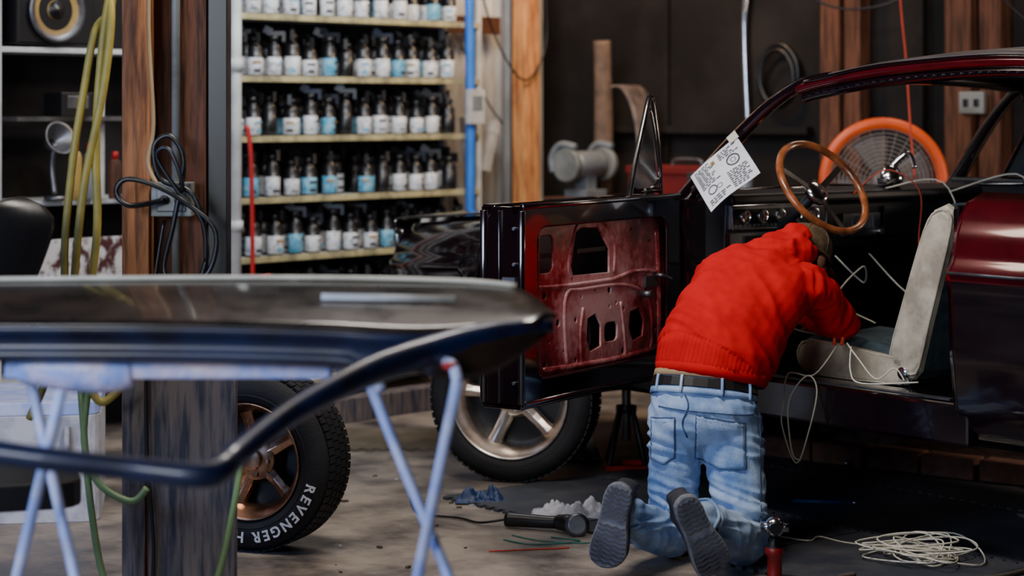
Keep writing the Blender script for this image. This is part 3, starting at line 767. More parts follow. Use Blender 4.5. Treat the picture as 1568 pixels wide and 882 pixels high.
limb([((.752,7.32,.46),.110),((.763,7.28,.30),.100),((.773,7.20,.14),.090),((.775,7.18,.092),.086)])
limb([((.545,7.30,.085),.077),((.47,7.18,.125),.076),((.40,7.06,.18),.064),((.375,7.01,.215),.060)])
limb([((.775,7.18,.092),.086),((.71,7.07,.135),.084),((.64,6.97,.18),.068),((.618,6.935,.205),.064)])
def jd(c,n):
    d=.0035*noise.noise(c*9)
    f=noise.noise(V((c.x*6+c.z*5,c.y*6,c.z*30+c.x*9)))
    g=noise.noise(V((c.x*22+c.z*6,c.y*8,c.z*8)))
    w=max(0,1-abs(c.z-.17)/.15)*1.15+max(0,1-abs(c.z-.40)/.07)*.8+.35
    d+=.0125*w*(abs(f)*-2+.45)+.006*(.4-abs(g)*1.8)
    return d
jeans=blob(b,"jeans",[m_denim],.0065,5,man,jd)
me=jeans.data; bv=BVHTree.FromPolygons([v.co for v in me.vertices],[tuple(p.vertices) for p in me.polygons])
def prj(x,z,o=.004,y0=6.6):
    h=bv.ray_cast(V((x,y0,z)),V((0,1,0)))
    return (h[0]+h[1]*o if h[1].y<0 else h[0]-h[1]*o) if h[0] is not None else V((x,7.3,z))
b=MB(); st=MB()
def pocket(xa,xb,zt,zb,slant):
    def f(i,j):
        x=xa+(xb-xa)*i; z=zt+(zb-zt)*j+slant*(i-.5)-(.018*(1-abs(2*i-1)))*j
        return prj(x,z,.0045)
    b.grid(f,16,16,0)
    e=[f(k/12,0) for k in range(13)]+[f(1,k/12) for k in range(1,13)]+[f(1-k/12,1) for k in range(1,13)]+[f(0,1-k/12) for k in range(1,12)]
    st.tube(e,.0024,n=5,k=1,closed=True)
    st.tube([f(k/12,.10) for k in range(13)],.0013,n=5,k=1)
pocket(.62,.785,.495,.345,-.03); pocket(.478,.55,.495,.355,.01)
st.tube([prj(.585+.01*math.sin(k),.575-k*.02,.002) for k in range(8)],.003,n=5,k=2)
st.tube([prj(x/100,.525-(.0008*(x-58)),.003) for x in range(50,84,2)],.0024,n=5,k=1)
st.tube([prj(.845-.001*k,.50-k*.025,.002) for k in range(15)],.0022,n=5,k=2)
b.build("pockets",m_denim,man,solid=.002,fixn=False); st.build("seams",m_denimdk,man)
b=MB()
L_=(1,-.05,-.16); U_=(.1,.2,1)
r1=ring((.666,7.360,.603),L_,U_,.180,.139); r2=ring((.663,7.353,.572),L_,U_,.186,.146)
r1i=ring((.666,7.360,.603),L_,U_,.160,.12); r2i=ring((.663,7.353,.572),L_,U_,.165,.125)
b.loft([r1i,r1,r2,r2i],0,sm=False,cap=False); b.build("belt",m_leather,man,bevel=.002)
b=MB()
rA=ring((.669,7.368,.628),L_,U_,.174,.133); rB=ring((.6665,7.361,.606),L_,U_,.178,.137)
b.loft([rA,rB],0,cap=False); b.build("waistband_lining",m_tan,man,solid=.003)
b=MB()
rW1=ring((.6625,7.352,.568),L_,U_,.183,.143); rW2=ring((.6615,7.348,.548),L_,U_,.186,.147)
b.loft([rW1,rW2],0,cap=False); b.build("waistband",m_denim,man,solid=.003)
b=MB()
for k in (16,19,22,25):
    b.tube([r1[k]+V((0,-.004,.004)),(r1[k]+r2[k])/2+V((0,-.008,0)),rW2[k]+V((0,-.004,0))],.0055,n=6,k=3)
b.build("belt_loops",m_denim,man)
b=MB()
for p,d,r in (((.372,7.004,.218),(.03,-.05,.035),.062),((.615,6.93,.208),(-.022,-.035,.025),.066)):
    d=V(d).normalized(); u=d.orthogonal().normalized(); w=d.cross(u)
    for k,off in enumerate((-.012,.012)):
        b.tube([V(p)+d*off+(u*math.cos(2*pi*i/16)+w*math.sin(2*pi*i/16))*(r+.002*math.sin(i*2.3)) for i in range(16)],.006,n=6,k=2,closed=True)
b.build("jean_hems",m_denim,man)

# hoodie
b=MB()
la0=(1,-.05,-.38); la1=(1,-.15,-.18); la2=(.95,-.28,-.08)
b.loft([ring((.690,7.372,.612),la0,(.15,.2,1),.190,.146),
        ring((.693,7.375,.638),la0,(.15,.2,1),.204,.160),
        ring((.708,7.395,.690),la0,(.25,.3,1),.212,.168),
        ring((.748,7.44,.765),la1,(.4,.45,.9),.206,.162),
        ring((.800,7.50,.840),la1,(.4,.5,.75),.206,.155),
        ring((.855,7.56,.910),la2,(.4,.5,.7),.206,.145),
        ring((.900,7.61,.958),la2,(.45,.5,.6),.184,.122),
        ring((.935,7.65,.994),la2,(.45,.5,.6),.125,.09),
        ring((.960,7.675,1.014),la2,(.5,.5,.5),.075,.07)])
limb([((.735,7.655,.925),.088),((.78,7.80,.87),.076),((.825,7.92,.83),.064)])
limb([((.825,7.92,.83),.064),((.90,8.02,.77),.056),((.945,8.07,.74),.042)])
limb([((1.045,7.56,.912),.086),((1.12,7.645,.85),.079),((1.195,7.725,.772),.066)])
limb([((1.195,7.725,.772),.066),((1.150,7.83,.768),.056),((1.095,7.92,.765),.041)])
for k in range(11):
    a=pi*1.05*(k/10)-pi*.05
    x=.965-.092*math.cos(a); y=7.668-.078*math.sin(a); z=1.020+.028*math.sin(a)
    b.ell((x,y,z),(.042,.042,.038+.014*math.sin(a)),n=14)
b.ell((.935,7.60,1.018),(.088,.055,.052),n=18); b.ell((.915,7.575,.982),(.078,.045,.05),n=18)
b.ell((.985,7.655,1.048),(.088,.060,.066),n=18); b.ell((1.010,7.69,1.085),(.068,.045,.044),n=18); b.ell((.945,7.64,1.065),(.055,.040,.035),n=18)
T=V((.27,.29,.41)).normalized(); O=V((.69,7.37,.61)); Lt=V((.97,-.2,-.2)).normalized(); Fd=T.cross(Lt)
def hd(c,n):
    q=c-O; a=q.dot(T); l=q.dot(Lt)
    f=q.dot(Fd)
    d=.006*noise.noise(c*7)
    if a<.035: d+= -.005+.0016*math.sin(l*420)
    def fold(v,k):
        x=noise.noise(V(v)); return k*(.38-math.sqrt(x*x+.012)*1.7)
    w=max(0,1-abs(a-.10)/.15)*1.3
    d+=fold((l*4+3,a*17+l*6,f*4),.018*w)
    d+=fold((l*10+a*9,a*5-l*5,f*6+5),.013*min(1,max(.25,(a-.05)/.2)))
    d+=fold((l*7-a*11,a*7,f*5+9),.010*min(1,max(.2,(a-.1)/.2)))
    if c.x>1.06 or (c.y>7.74): d+=fold((c.x*20,c.y*20,c.z*8),.012)
    if c.z>1.0: d+=fold((c.x*14,c.y*9,c.z*24),.014)
    return d
blob(b,"hoodie",[m_red],.0062,4,man,hd)
b=MB()
hm=[ring((.689,7.370,.602),la0,(.15,.2,1),.184,.143),ring((.690,7.372,.616),la0,(.15,.2,1),.194,.152),ring((.692,7.375,.640),la0,(.15,.2,1),.197,.155)]
b.loft(hm,0,cap=False); b.build("hoodie_hem",m_red,man,solid=.004)

# head
Fh=V((.62,.66,-.50)).normalized(); Rh=Fh.cross(V((0,0,1))).normalized(); Uh=Rh.cross(Fh).normalized()
HR=Matrix((Rh,Fh,Uh)).transposed(); HC=V((1.068,7.795,.992))
def hp(x,y,z): return HC+HR@V((x,y,z))
b=MB()
b.ell(hp(0,-.005,.03),(.075,.095,.088),HR); b.ell(hp(0,.025,-.03),(.058,.066,.075),HR); b.ell(hp(0,.055,-.075),(.032,.028,.025),HR)
b.capsule(hp(0,-.02,-.05),V((.96,7.68,.97)),.054,.062)
b.ell(hp(0,.10,-.015),(.013,.020,.024),HR); b.ell(hp(0,.10,-.028),(.018,.014,.011),HR)
b.ell(hp(0,.088,-.055),(.024,.010,.008),HR)
for s in (-1,1):
    b.ell(hp(.078*s,-.005,-.005),(.010,.022,.033),HR); b.ell(hp(.030*s,.078,.025),(.022,.012,.008),HR)
HT=HR.transposed()
def hm_(c):
    q=HT@(c-HC); return 1 if (q.y<.02 and q.z>-.045 and abs(q.x)<.078) else 0
blob(b,"head",[m_skin,m_hair],.004,3,man,None,hm_)
b=MB()
for s in (-1,1):
    b.ell(hp(.030*s,.086,.008),(.012,.009,.010),HR,mi=0); b.ell(hp(.030*s,.093,.008),(.006,.004,.006),HR,mi=1)
b.build("eyes",[m_paper,m_ink],man)
b=MB()
MC=Matrix.Translation(HC)@HR.to_4x4()
prof=[(.083,.018),(.086,.03),(.085,.06),(.076,.09),(.055,.115),(.028,.127),(.001,.130)]
b.M=MC@Matrix.Diagonal((1,1.18,1,1)); b.lathe(prof,32,0,Matrix.Translation((0,-.003,0)),cap=False)
b.M=MC; b.grid(lambda i,j:((i-.5)*.15,.085+.075*j*(1-(2*i-1)**2*.55),.028-.012*j-.03*(2*i-1)**2),10,5,0)
b.ell((0,0,.13),(.008,.008,.005))
b.tube([(.0875*math.cos(2*pi*i/20),-.003+.0875*1.18*math.sin(2*pi*i/20),.022) for i in range(20)],.005,n=6,k=2,closed=True)
for k in range(6):
    a=k*pi/3; b.tube([(r_*math.cos(a),-.003+1.18*r_*math.sin(a),z_+.001) for r_,z_ in prof],.0016,n=5,k=2)
b.build("baseball_cap",m_cap,man,solid=.003)

def hand(wr,d,pn,side,nm):
    d=V(d).normalized(); pn=V(pn); pn=(pn-d*pn.dot(d)).normalized(); s=d.cross(pn).normalized()*side
    W0=V(wr); b=MB(); P=lambda a,l,h:W0+d*a+s*l+pn*h
    R=Matrix((d,s,pn)).transposed()
    b.capsule(P(-.045,0,0),P(.012,0,0),.026,.024)
    b.ell(P(.052,0,0),(.050,.040,.016),R); b.ell(P(.030,.022,.006),(.034,.018,.016),R)
    for k,(l,L) in enumerate(((.028,.072),(.009,.080),(-.010,.074),(-.028,.058))):
        p0=P(.078,l,0); c=.25+.06*k; p=p0; ang=.2
        for seg,r0,r1 in ((.45,.0092,.0085),(.30,.0085,.0078),(.25,.0078,.0068)):
            ang+=c+.25; q=p+(d*math.cos(ang)+pn*math.sin(ang)+s*(l*.6))*L*seg; b.capsule(p,q,r0,r1,10); p=q
    p=P(.022,.030,.006); q=p+(d*.55+s*.7+pn*.4).normalized()*.036; b.capsule(p,q,.0125,.0105,10)
    p2=q+(d*.8+s*.2+pn*.5).normalized()*.028; b.capsule(q,p2,.0105,.008,10)
    return blob(b,nm,[m_skin],.003,2,man)
hand((1.080,7.945,.762),(-.45,.80,-.05),(-.3,0,-1),-1,"right_hand")
hand((.965,8.09,.735),(.5,.75,-.1),(.3,0,-1),1,"left_hand")
b=MB()
b.tube([(1.02,8.07,.73),(1.08,8.0,.71),(1.18,7.9,.70),(1.25,7.85,.71)],.003,n=6)
b.build("wire_in_hand",m_wire,man)

def shoe(nm,heel,toe,nrm,side):
    heel=V(heel); toe=V(toe); L=(toe-heel); ln=L.length; L.normalize(); N=V(nrm); N=(N-L*N.dot(L)).normalized(); S=L.cross(N).normalized()*side
    e=empty(nm); e.parent=man
    hw=[(0,.0),(.02,.024),(.08,.041),(.2,.046),(.35,.044),(.5,.049),(.65,.058),(.78,.061),(.88,.055),(.95,.040),(.985,.023),(1,.0)]
    co=[(0,.0),(.3,.002),(.6,-.004),(.8,-.004),(1,.006)]
    def curve(v): return -.030*max(0,(v-.62)/.38)**2
    def P(v,x,d): return heel+L*(ln*v)+S*(x)+N*(curve(v)-d)
    vs=[0,.01,.03,.07,.13,.2,.3,.4,.5,.6,.7,.78,.85,.9,.94,.97,.99,1]
    def outline(d,k=1.,v0=0.,v1=1.):
        out=[]
        for v in vs: 
            vv=v0+(v1-v0)*v; out.append(P(vv,interp(vv,co)+max(interp(v,hw),.001)*k,d))
        for v in reversed(vs[1:-1]):
            vv=v0+(v1-v0)*v; out.append(P(vv,interp(vv,co)-interp(v,hw)*k,d))
        return out
    b=MB(); b.loft([outline(0,.95,.01,.99),outline(.004,1.02,-.01,1.01),outline(.022,1.04,-.012,1.012),outline(.027,.98,0,1)],0,sm=False); b.build("sole",m_sole,e)
    b=MB()
    b.loft([outline(.022,1.0,0,1),outline(.04,1.02,-.005,.995),outline(.055,.98,-.005,.965),outline(.070,.86,.0,.90),outline(.082,.78,.0,.74),outline(.095,.74,.005,.58),outline(.108,.76,.01,.44),outline(.125,.80,.0,.40)],0,sm=True)
    b.build("upper",m_shoe,e)
    b=MB(); 
    for r in range(17):
        v=.05+r*.054
        if .40<v<.47: continue
        h=interp(v,hw)*.9; n=6; c0=interp(v,co)
        for k in range(n):
            x0=-h+2*h*k/n; x1=-h+2*h*(k+1)/n; z0=.018*(k%2); z1=.018*((k+1)%2); t=.024
            def Q(x,vv,d): return P(v+vv,c0+x,d)
            pts=[Q(x0,z0,0.002),Q(x1,z1,0.002),Q(x1,z1+t,0.002),Q(x0,z0+t,0.002),Q(x0,z0,-.004),Q(x1,z1,-.004),Q(x1,z1+t,-.004),Q(x0,z0+t,-.004)]
            b.add(pts,[(0,1,2,3),(4,5,6,7),(0,1,5,4),(1,2,6,5),(2,3,7,6),(3,0,4,7)],0)
    b.build("tread",m_tread,e)
    b=MB()
    for k in range(4):
        v=.50+k*.07; d=.082-.006*k
        b.tube([P(v,-.026,d-.008),P(v+.01,0,d+.004),P(v,.026,d-.008)],.003,n=6,k=3)
    b.build("laces",m_steel,e)
shoe("left_shoe",(.352,6.905,.330),(.290,6.915,.050),(-.28,-.95,.05),1)
shoe("right_shoe",(.548,6.80,.305),(.665,6.83,.040),(.12,-.97,.1),1)

# ------------------------------------------------------------------ foreground panel on saw horses
lh=empty("loose_car_panel")
b=MB()
bk=[(-1.6,5.12,1.12),(-1.2,5.12,1.125),(-.6,5.12,1.128),(-.15,5.12,1.122),(.01,5.10,1.112),(.10,4.86,1.070)]
ft_=[(-1.6,4.76,1.058),(-1.2,4.76,1.060),(-.75,4.76,1.058),(-.45,4.75,1.052),(-.22,4.74,1.045),(.06,4.80,1.060)]
def top(i,j):
    a=cr(bk,8); c=cr(ft_,8); k=min(int(i*(len(a)-1)+.5),len(a)-1)
    p=a[k]*(1-j)+c[k]*j; p=p+V((0,0,.010*math.sin(pi*j))); return p
b.grid(top,40,10,0)
b.build("top_skin",m_trim,lh,solid=.012)
b=MB()
def face(i,j):
    c=cr(ft_,8); k=min(int(i*(len(c)-1)+.5),len(c)-1); p=c[k]
    dz=(.075 if i<.7 else .075+.02*(1-(i-.7)/.3))*(1-max(0,(i-.85)/.15)*.75)
    return p+V((0,.02*math.sin(pi*j)+.01*j,-dz*j))
b.grid(face,40,6,0); b.build("edge_flange",m_navy,lh,solid=.02)
b=MB()
b.tube([(-1.6,5.12,1.133),(-.6,5.12,1.14),(-.15,5.12,1.133),(.01,5.10,1.122)],.006,k=5,mi=0); b.build("highlight_trim",m_wire,lh)  # edge trim; its pale colour stands in for the top edge highlight
b=MB(); b.tube([(-.44,4.92,1.112),(-.13,4.92,1.107)],.010,k=1,flat=.3); b.build("reflection_streak",m_white,lh)  # white strip modelled as the reflection streak on the top skin
b=MB()
b.tube([(.09,4.83,1.055),(-.03,4.79,1.04),(-.122,4.74,1.022),(-.22,4.67,1.0),(-.315,4.60,.975),(-.455,4.45,.915),(-.545,4.30,.856),(-.577,4.22,.832),(-.62,4.19,.826),(-.751,4.2,.838),(-1.008,4.2,.868),(-1.4,4.3,.91),(-1.6,4.5,.98),(-1.65,4.76,1.03)],[.016,.03,.036,.036,.031,.026,.026,.028,.026,.024,.024,.024,.024,.024],n=12,k=6)
b.build("window_frame",m_navy,lh)
b=MB(); b.grid(lambda i,j:V((.08-.36*i,4.82-.20*i,1.05-.06*i-(.075*math.sin(pi*min(1,i*1.0+.05)))*j)),12,4,0); b.build("corner_gusset",m_trim,lh,solid=.012)
sa=empty("saw_horse")
b=MB(); b.box((-.78,4.86,.958),(.74,.07,.050),0); b.tube([(-1.12,4.85,.96),(-1.0,4.85,.952),(-.92,4.85,.945),(-.86,4.85,.95)],[.036,.050,.046,.036],n=10,mi=0,k=5)
b.build("wrapped_beam",m_wrap,sa,bevel=.012)
b=MB()
def leg(p,q,r=.0125):
    b.tube([p,V(p).lerp(V(q),.5),q],r,n=10,k=3)
leg((-.34,4.94,.935),(.075,4.60,0.015)); leg((-.118,4.62,.955),(-.31,4.96,.015))
b.tube([(-.40,4.90,.952),(-.34,4.94,.945),(-.30,4.90,.90)],.014); b.tube([(-.118,4.62,.955),(-.13,4.66,.985),(-.16,4.72,.99)],.012)
leg((-1.13,4.96,.96),(-.83,4.62,.015)); leg((-.98,4.64,.93),(-1.26,4.98,.015))
b.tube([(-.22,4.79,.38),(-.9,4.79,.38),(-1.1,4.79,.42)],.010,k=2)
b.cyl((-.165,4.74,.42),(-.165,4.82,.42),.022); b.cyl((-.175,4.72,.36),(-.10,4.72,.36),.012)
b.build("folding_legs",m_lilac,sa)
b=MB(); b.ell((-.35,4.92,.955),(.03,.02,.018)); b.ell((-.135,4.65,.985),(.018,.015,.010),mi=1); b.build("clamp_pads",[m_yellow,m_redp],sa)

ch=empty("office_chair",(-1.50,6.0,0),.3)
b=MB()
def cb(i,j):
    z=.80+.48*j; hw_=.23*(1-.45*(1-j)**1.5)*(1-.5*max(0,(j-.8)/.2)**3); x=(2*i-1)*hw_-.10*(1-j)
    return (x,-.06+.07*(2*i-1)**2+.05*j*j,z)
b.grid(cb,16,18); b.build("backrest",m_black,ch,solid=.05,bevel=.015)
b=MB(); b.prism(rrect(-.24,-.24,.24,.24,.08),.07,0,Matrix.Translation((0,-.28,.50))); b.cyl((0,-.28,.1),(0,-.28,.5),.028); b.tube([(0,-.28,.5),(0,.02,.52),(-.03,.02,.9)],.02,k=5)
for k in range(5):
    a=2*pi*k/5; b.tube([(0,-.28,.13),(.26*math.cos(a),-.28+.26*math.sin(a),.07)],.02,k=1); b.cyl((.26*math.cos(a)-.015,-.28+.26*math.sin(a),.03),(.26*math.cos(a)+.015,-.28+.26*math.sin(a),.03),.03)
b.build("seat_and_base",m_black,ch,bevel=.01)

# ------------------------------------------------------------------ background stuff
fan=empty("drum_fan",(1.80,10.35,0),-.15)
b=MB(); MF=Matrix.Translation((0,0,1.19))@Matrix.Rotation(pi/2,4,'X')@Matrix.Diagonal((1.06,1.06,1,1))
b.lathe([(.235,-.12),(.29,-.11),(.29,.10),(.285,.12),(.248,.12),(.235,.09)],48,0,MF,cap=False); b.build("shroud",m_orange,fan)
b=MB()
for k in range(12):
    r=.03+.019*k; b.tube([MF@V((r*math.cos(2*pi*i/24),r*math.sin(2*pi*i/24),.11)) for i in range(24)],.0020,n=5,k=2,closed=True)
for k in range(24):
    a=2*pi*k/24; b.tube([MF@V((.03*math.cos(a),.03*math.sin(a),.11)),MF@V((.24*math.cos(a),.24*math.sin(a),.10))],.0020,n=5,k=1)
b.lathe([(.045,.105),(.045,.12),(.001,.122)],20,0,MF); b.build("guard",m_fanin,fan)
b=MB()
for k in range(4):
    a=2*pi*k/4+.3
    def bl(i,j):
        r=.05+.17*i; aa=a+ .95*(j-.5)*(1-.15*i); return MF@V((r*math.cos(aa),r*math.sin(aa),.05*(j-.5)+.02))
    b.grid(bl,6,6)
b.lathe([(.06,-.08),(.06,.03),(.03,.05)],20,0,MF); b.build("blades",m_fanin,fan,solid=.004)
b=MB(); b.tube([(-.32,0,1.19),(-.33,0,.7),(-.33,0,.05)],.016,k=3); b.tube([(.32,0,1.19),(.33,0,.7),(.33,0,.05)],.016,k=3)
b.tube([(-.33,-.25,.02),(-.33,.25,.02)],.016,k=1); b.tube([(.33,-.25,.02),(.33,.25,.02)],.016,k=1); b.tube([(-.33,0,.03),(.33,0,.03)],.016,k=1); b.build("stand",m_black,fan)

bench=empty("workbench",RW(-2.25,2.80),RR)
b=MB(); b.box((0,0,1.02),(1.4,.5,.05),0)
for x in (-.64,.64):
    for y in (-.20,.20): b.box((x,y,.5),(.08,.08,.99),0)
b.box((0,.0,.3),(1.3,.42,.03),0); b.build("bench_frame",m_wood2,bench,bevel=.006)
gr=empty("bench_grinder",RW(-2.78,2.72,1.045),RR)
b=MB(); b.box((0,0,.02),(.16,.18,.04),0); b.box((0,0,.09),(.09,.08,.12),0)
b.lathe([(.05,-.12),(.075,-.10),(.078,.10),(.05,.12)],24,0,Matrix.Translation((0,0,.18))@Matrix.Rotation(pi/2,4,'X'))
for s in (-1,1): 
    b.lathe([(.09,-.02),(.095,-.015),(.095,.015),(.09,.02)],28,1,Matrix.Translation((0,s*.16,.18))@Matrix.Rotation(pi/2,4,'X')); b.tube([(-.1,s*.16,.14),(-.11,s*.16,.22),(-.05,s*.16,.29),(.06,s*.16,.28)],.022,n=8,mi=0)
b.build("grinder_body",[m_jar,m_galv],gr,bevel=.004)
m_taupe=mat("taupe_metal",(.24,.18,.155),.5,col2=(.08,.06,.055),scale=6)
b=MB()
b.grid(lambda i,j:V((.06*math.cos(i*2.6)-.0,.20*(j-.5)-.10*i*i,.62*math.sin(i*1.7)))+V((0,.05*math.sin(3*i),0)),24,6); b.build("leaning_fender",m_taupe,loc=RW(-2.58,2.95,1.046),rz=RR,solid=.012)
b=MB(); b.tube([(0,0,0),(.0,.02,.35),(.01,.0,.7),(.02,-.02,.88)],[.06,.055,.05,.05],n=12,k=6,flat=.6); b.build("rolled_hide",mat("hide",(.18,.11,.075),.7,col2=(.07,.045,.03)),loc=RW(-2.88,2.98,1.047),rz=RR)
b=MB(); b.prism(rrect(-.3,-.15,.3,.15,.02),.14,0); b.prism(rrect(-.31,-.16,.31,.16,.02),.04,0,Matrix.Translation((0,0,.142))); b.tube([(-.1,0,.18),(-.08,0,.215),(.08,0,.215),(.1,0,.18)],.01,mi=1,k=4); b.box((-.15,-.165,.13),(.05,.01,.05),1); b.box((.15,-.165,.13),(.05,.01,.05),1)
b.build("red_toolbox",[mat("dark_red_box",(.16,.006,.006),.5),m_steel],loc=RW(-2.08,2.74,1.047),rz=RR,bevel=.006)
can("bottle",RW(-1.68,2.72,1.047),.04,.20,m_jar,m_steel)

b=MB(); b.tube([(-3.24,2.35,2.2),(-3.24,2.5,1.9),(-3.22,2.7,1.7),(-3.22,2.88,1.9),(-3.22,2.88,2.3),(-3.22,2.86,3.3)],.006); b.tube([(-3.3,2.25,1.9),(-3.3,2.45,1.6),(-3.3,2.6,1.45)],.005)
b.build("wall_cable",m_black,loc=(AX,AY,0),rz=RR)
b=MB(); b.box((-3.38,2.40,1.25),(.05,.06,.5),0,R=Matrix.Rotation(.12,3,'X')); b.box((-3.38,2.58,1.32),(.04,.05,.3),0,R=Matrix.Rotation(-.3,3,'X'))
b.build("spare_moulding",m_white,loc=(AX,AY,0),rz=RR,bevel=.004)

# ------------------------------------------------------------------ floor things
def jag(x0,x1,y,amp,n,flip):
    pts=[]
    for k in range(n):
        a=x0+(x1-x0)*k/n; c=x0+(x1-x0)*(k+1)/n; q=(c-a)
        pts+=[(a,y),(a+q*.30,y),(a+q*.22,y+amp),(a+q*.78,y+amp),(a+q*.70,y)]
    return pts
mats=empty("foam_floor_mat",(AX,AY,0),CR)
for i in range(5):
    for j in range(3):
        x0=-.85+.76*i; y0=-.50+.76*j
        pl=jag(x0,x0+.75,y0,-.022,14,0)+[(x0+.75,y0),(x0+.75,y0+.735),(x0,y0+.735)]
        b=MB(); b.prism(pl,.011,0); b.build("tile",m_mat,mats)
b=MB(); b.prism(jag(0,.62,0,-.025,10,0)+[(.62,0),(.60,.62),(.03,.60)],.014,0); b.build("cardboard_sheet",m_card,loc=(-.86,9.60,0),rz=.02)
b=MB(); b.prism([(-.3,-.05),(1.6,-.05),(1.6,.05),(-.3,.05)],.10,0); b.box((.3,.0,.13),(.5,.09,.05)); b.build("timber_beam",m_beam,loc=(1.30,9.95,0),rz=math.radians(-40),bevel=.005)
b=MB()
for k in range(7): b.box((.26*k,.012*(k%2),.05),(.24,.11,.09))
b.build("brick_row",mat("brick",(.20,.085,.055),.85,col2=(.11,.05,.04),scale=14,bump=.4,bscale=60),loc=(1.02,9.55,0),rz=math.radians(-38),bevel=.006)
b=MB(); b.box((0,0,.06),(2.6,.12,.12)); b.build("timber_beam",m_wood_grey,loc=RW(-2.72,1.2),rz=RR+pi/2,bevel=.005)
js=empty("jack_stand",(.49,9.15,0))
b=MB()
for k in range(4):
    a=pi/4+k*pi/2; b.tube([(.11*math.cos(a),.11*math.sin(a),.02),(.035*math.cos(a),.035*math.sin(a),.26)],.012,k=1,mi=0)
b.cyl((0,0,.12),(0,0,.40),.02,mi=1); b.cyl((0,0,.24),(0,0,.27),.045,mi=0); b.box((0,0,.40),(.10,.04,.03),1)
for s in (-1,1): b.box((0,s*.08,.012),(.17,.02,.02),2); b.box((s*.08,0,.012),(.02,.17,.02),2)
b.build("stand_body",[m_black,m_steel,m_redp],js,bevel=.002)
def rag(name,loc,sx,sy,h,m,seed,rz=0.):
    b=MB()
    def f(i,j):
        x=(i-.5); y=(j-.5); e=max(0,1-(2*x)**4)*max(0,1-(2*y)**4)
        r=1-.25*noise.noise(V((x*3+seed,y*3,0)))
        return (x*sx*r,y*sy*r,.006+h*e*abs(noise.noise(V((x*5+seed,y*5,seed)))+.4*noise.noise(V((x*14,y*14,seed)))+.25))
    b.grid(f,36,36); b.build(name,m,loc=loc,solid=.004,rz=rz)
rag("white_rag",(.22,8.07,0),.27,.20,.085,m_rag,3.1)
rag("white_rag",(.30,9.42,0),.16,.20,.16,m_rag,8.7)
rag("blue_rag",(-.12,8.36,0),.20,.12,.06,m_tool,5.5)
b=MB()
b.tube([(-.02,7.86,.03),(.05,7.83,.032),(.12,7.80,.032),(.17,7.78,.034)],[.028,.026,.024,.024],n=12,k=4,flat=.9)
b.tube([(.17,7.78,.034),(.20,7.75,.038),(.235,7.72,.036)],[.028,.032,.030],n=12,k=4); b.lathe([(.035,0),(.045,.01),(.03,.02)],20,1,Matrix.Translation((.235,7.705,.037))@Matrix.Rotation(1.3,4,'X'))
b.tube([(-.02,7.86,.03),(-.12,7.9,.01),(-.2,8.0,.008),(-.35,8.1,.008),(-.4,8.4,.008)],.005,n=6)
b.build("angle_grinder",[m_black,m_steel])
b=MB()
b.tube([(-.03,7.62,.004),(.06,7.54,.004),(.18,7.55,.005),(.24,7.6,.005),(.14,7.66,.004)],.003,n=6); b.tube([(.0,7.7,.004),(.1,7.6,.004),(.25,7.56,.004),(.32,7.60,.004)],.0025,n=6)
b.build("green_wires",m_gwire)
b=MB(); b.tube([(-.08,7.42,.004),(.03,7.44,.004),(.12,7.46,.004),(.2,7.48,.004)],.003,n=6); b.build("red_wire",m_wirer)
b=MB()
b.lathe([(.042,0),(.042,.012),(.026,.02),(.024,.03),(.024,.09),(.03,.095),(.03,.12),(.018,.13),(.016,.15)],24,0,mis=[1,1,1,0,0,0,1,1,1,1])
b.ell((0,0,.185),(.032,.032,.034),mi=2); b.cyl((-.045,0,.185),(.045,0,.185),.017,mi=2); b.cyl((0,-.036,.185),(0,.036,.185),.02,mi=1)
b.build("bottle_jack",[mat("dark_red_enamel",(.22,.006,.006),.35),m_black,m_chrome],loc=(.853,6.93,0))
b=MB()
rnd=random.Random(4)
pts=[(.95,7.62,.016),(1.05,7.55,.014),(1.1,7.62,.014),(1.2,7.5,.014)]
for k in range(52):
    a=k*1.9+rnd.uniform(-.5,.5); r=rnd.uniform(.05,.19)
    pts.append((1.39+r*1.2*math.cos(a),7.27+r*1.25*math.sin(a),.016+rnd.uniform(0,.06)))
b.tube(pts,.0030,n=6,k=8); b.build("wire_tangle",m_wire)
b=MB()
b.tube([(1.163,7.62,.70),(1.07,7.56,.60),(.985,7.60,.60),(.965,7.58,.50),(.957,7.56,.42),(1.007,7.56,.287),(1.05,7.55,.40),(1.075,7.52,.55),(1.04,7.53,.60),(.98,7.56,.50),(.99,7.54,.33),(1.02,7.54,.30)],.0028,n=6,mi=0)
b.tube([(1.2,7.55,.70),(1.19,7.50,.62),(1.22,7.44,.585),(1.40,7.35,.60)],.0028,n=6,mi=0)
b.tube([(1.19,7.58,.71),(1.22,7.50,.66),(1.27,7.44,.60),(1.33,7.42,.64),(1.36,7.39,.60)],.0028,n=6,mi=0)
b.capsule((1.150,7.61,.706),(1.150,7.605,.722),.008,.006,10,1); b.capsule((1.175,7.60,.706),(1.178,7.595,.724),.008,.006,10,1)
b.build("dangling_wires",[m_wire,m_wirer])
b=MB(); b.tube([(1.12,6.98,.02),(1.06,6.92,.02),(1.12,6.86,.02),(1.4,6.85,.02),(1.75,7.1,.02),(2.0,7.6,.02),(1.9,8.0,.02)],.009); b.build("air_hose",m_card)
b=MB()
for k in range(14):
    x=.40*rnd.random(); y=.3*rnd.random(); a=rnd.random()*3
    b.tube([(x,y,.024),(x+.06*math.cos(a),y+.06*math.sin(a),.026)],.011,k=1,n=8); b.ell((x,y,.026),(.018,.016,.014))
b.build("hand_tools",m_chrome,loc=(1.42,8.95,0))
b=MB(); b.cyl((1.09,8.28,.02),(1.31,8.24,.02),.008); b.cyl((1.31,8.24,.02),(1.34,8.235,.02),.003,mi=1); b.build("screwdriver",[m_tool,m_chrome])
b=MB()
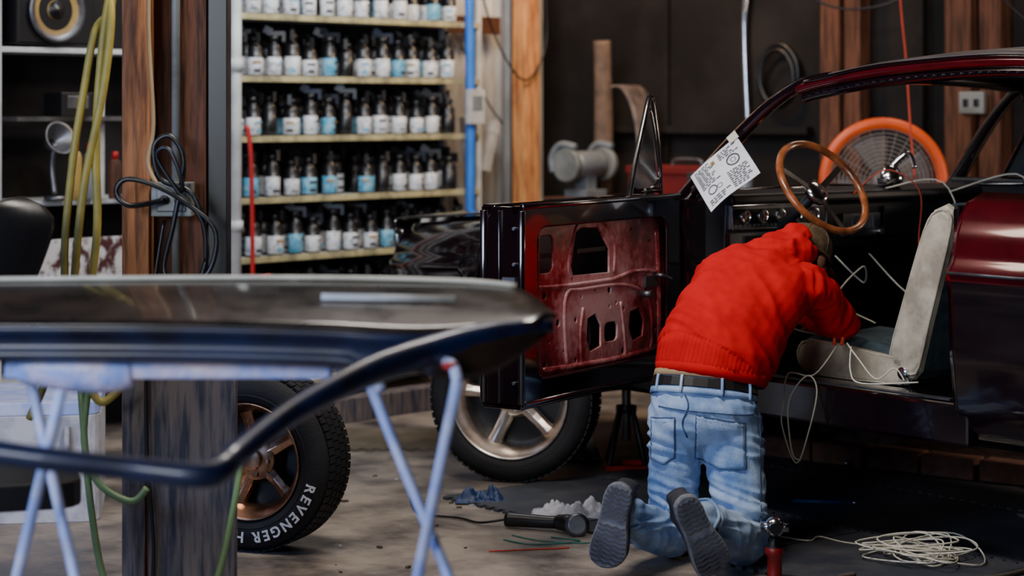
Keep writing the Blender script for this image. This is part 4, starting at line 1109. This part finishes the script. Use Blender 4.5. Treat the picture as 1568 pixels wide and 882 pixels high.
for k in range(70):
    x=rnd.uniform(-.8,.5); y=rnd.uniform(7.0,9.2); s=rnd.uniform(.003,.011)
    if abs(x-.02)<.5 and y>8.4: continue
    if x>-.1 and x<.45 and y<8.3: continue
    b.box((x,y,s*.4),(s*2,s,s*.8),rnd.choice([0,1,1]),R=Matrix.Rotation(rnd.random()*3,3,'Z'))
b.build("floor_debris",[m_rag,m_card])

# ------------------------------------------------------------------ lights
def area(name,loc,tgt,sx,sy,e,col):
    l=bpy.data.lights.new(name,'AREA'); l.shape='RECTANGLE'; l.size=sx; l.size_y=sy; l.energy=e; l.color=col
    o=bpy.data.objects.new(name,l); scene.collection.objects.link(o); o.location=loc
    o.rotation_euler=(V(tgt)-V(loc)).to_track_quat('-Z','Y').to_euler(); return o
area("garage_door_daylight",(-2.8,.2,2.5),(.6,8,.4),2.2,1.5,205,(.88,.94,1.))
area("ceiling_light_car",(-.2,6.3,3.3),(.6,7.6,0),1.1,.3,82,(1.,.92,.84))
area("ceiling_light_rack",(-.5,9.5,3.2),(-.8,11.2,1.1),1.4,.3,58,(.93,.97,1.))
area("ceiling_light_post",(-2.0,7.2,3.2),(-1.6,9.2,1.0),.9,.3,16,(1.,.85,.7))
area("ceiling_light_corner",(.5,11.0,3.2),(.2,12.2,1.5),.5,.4,44,(1.,.68,.40))
area("ceiling_light_bench",(2.2,9.7,3.3),(2.0,10.5,1.0),.8,.4,15,(1.,.82,.70))
area("under_car_fill",(3.3,8.7,1.3),(1.5,9.2,0.),.4,.3,16,(1.,.80,.62))  # added warm fill, out of view, brightens the floor under the car
area("blue_fill_left",(-3.6,3.6,2.0),(-.8,5.2,.8),1.2,1.2,88,(.34,.52,1.))  # added blue fill tinting the left foreground, no window modelled
w=bpy.data.worlds.new("w"); scene.world=w; w.use_nodes=True; w.node_tree.nodes["Background"].inputs[0].default_value=(.35,.45,.6,1); w.node_tree.nodes["Background"].inputs[1].default_value=.3

# ------------------------------------------------------------------ camera
cam=bpy.data.cameras.new("camera"); co=bpy.data.objects.new("camera",cam); scene.collection.objects.link(co)
co.location=(0,0,1.55); co.rotation_euler=(pi/2,0,0)
cam.sensor_width=36; cam.lens=75; cam.shift_y=-340/1920; cam.clip_end=60
cam.dof.use_dof=True; cam.dof.focus_distance=7.3; cam.dof.aperture_fstop=1.9
scene.camera=co
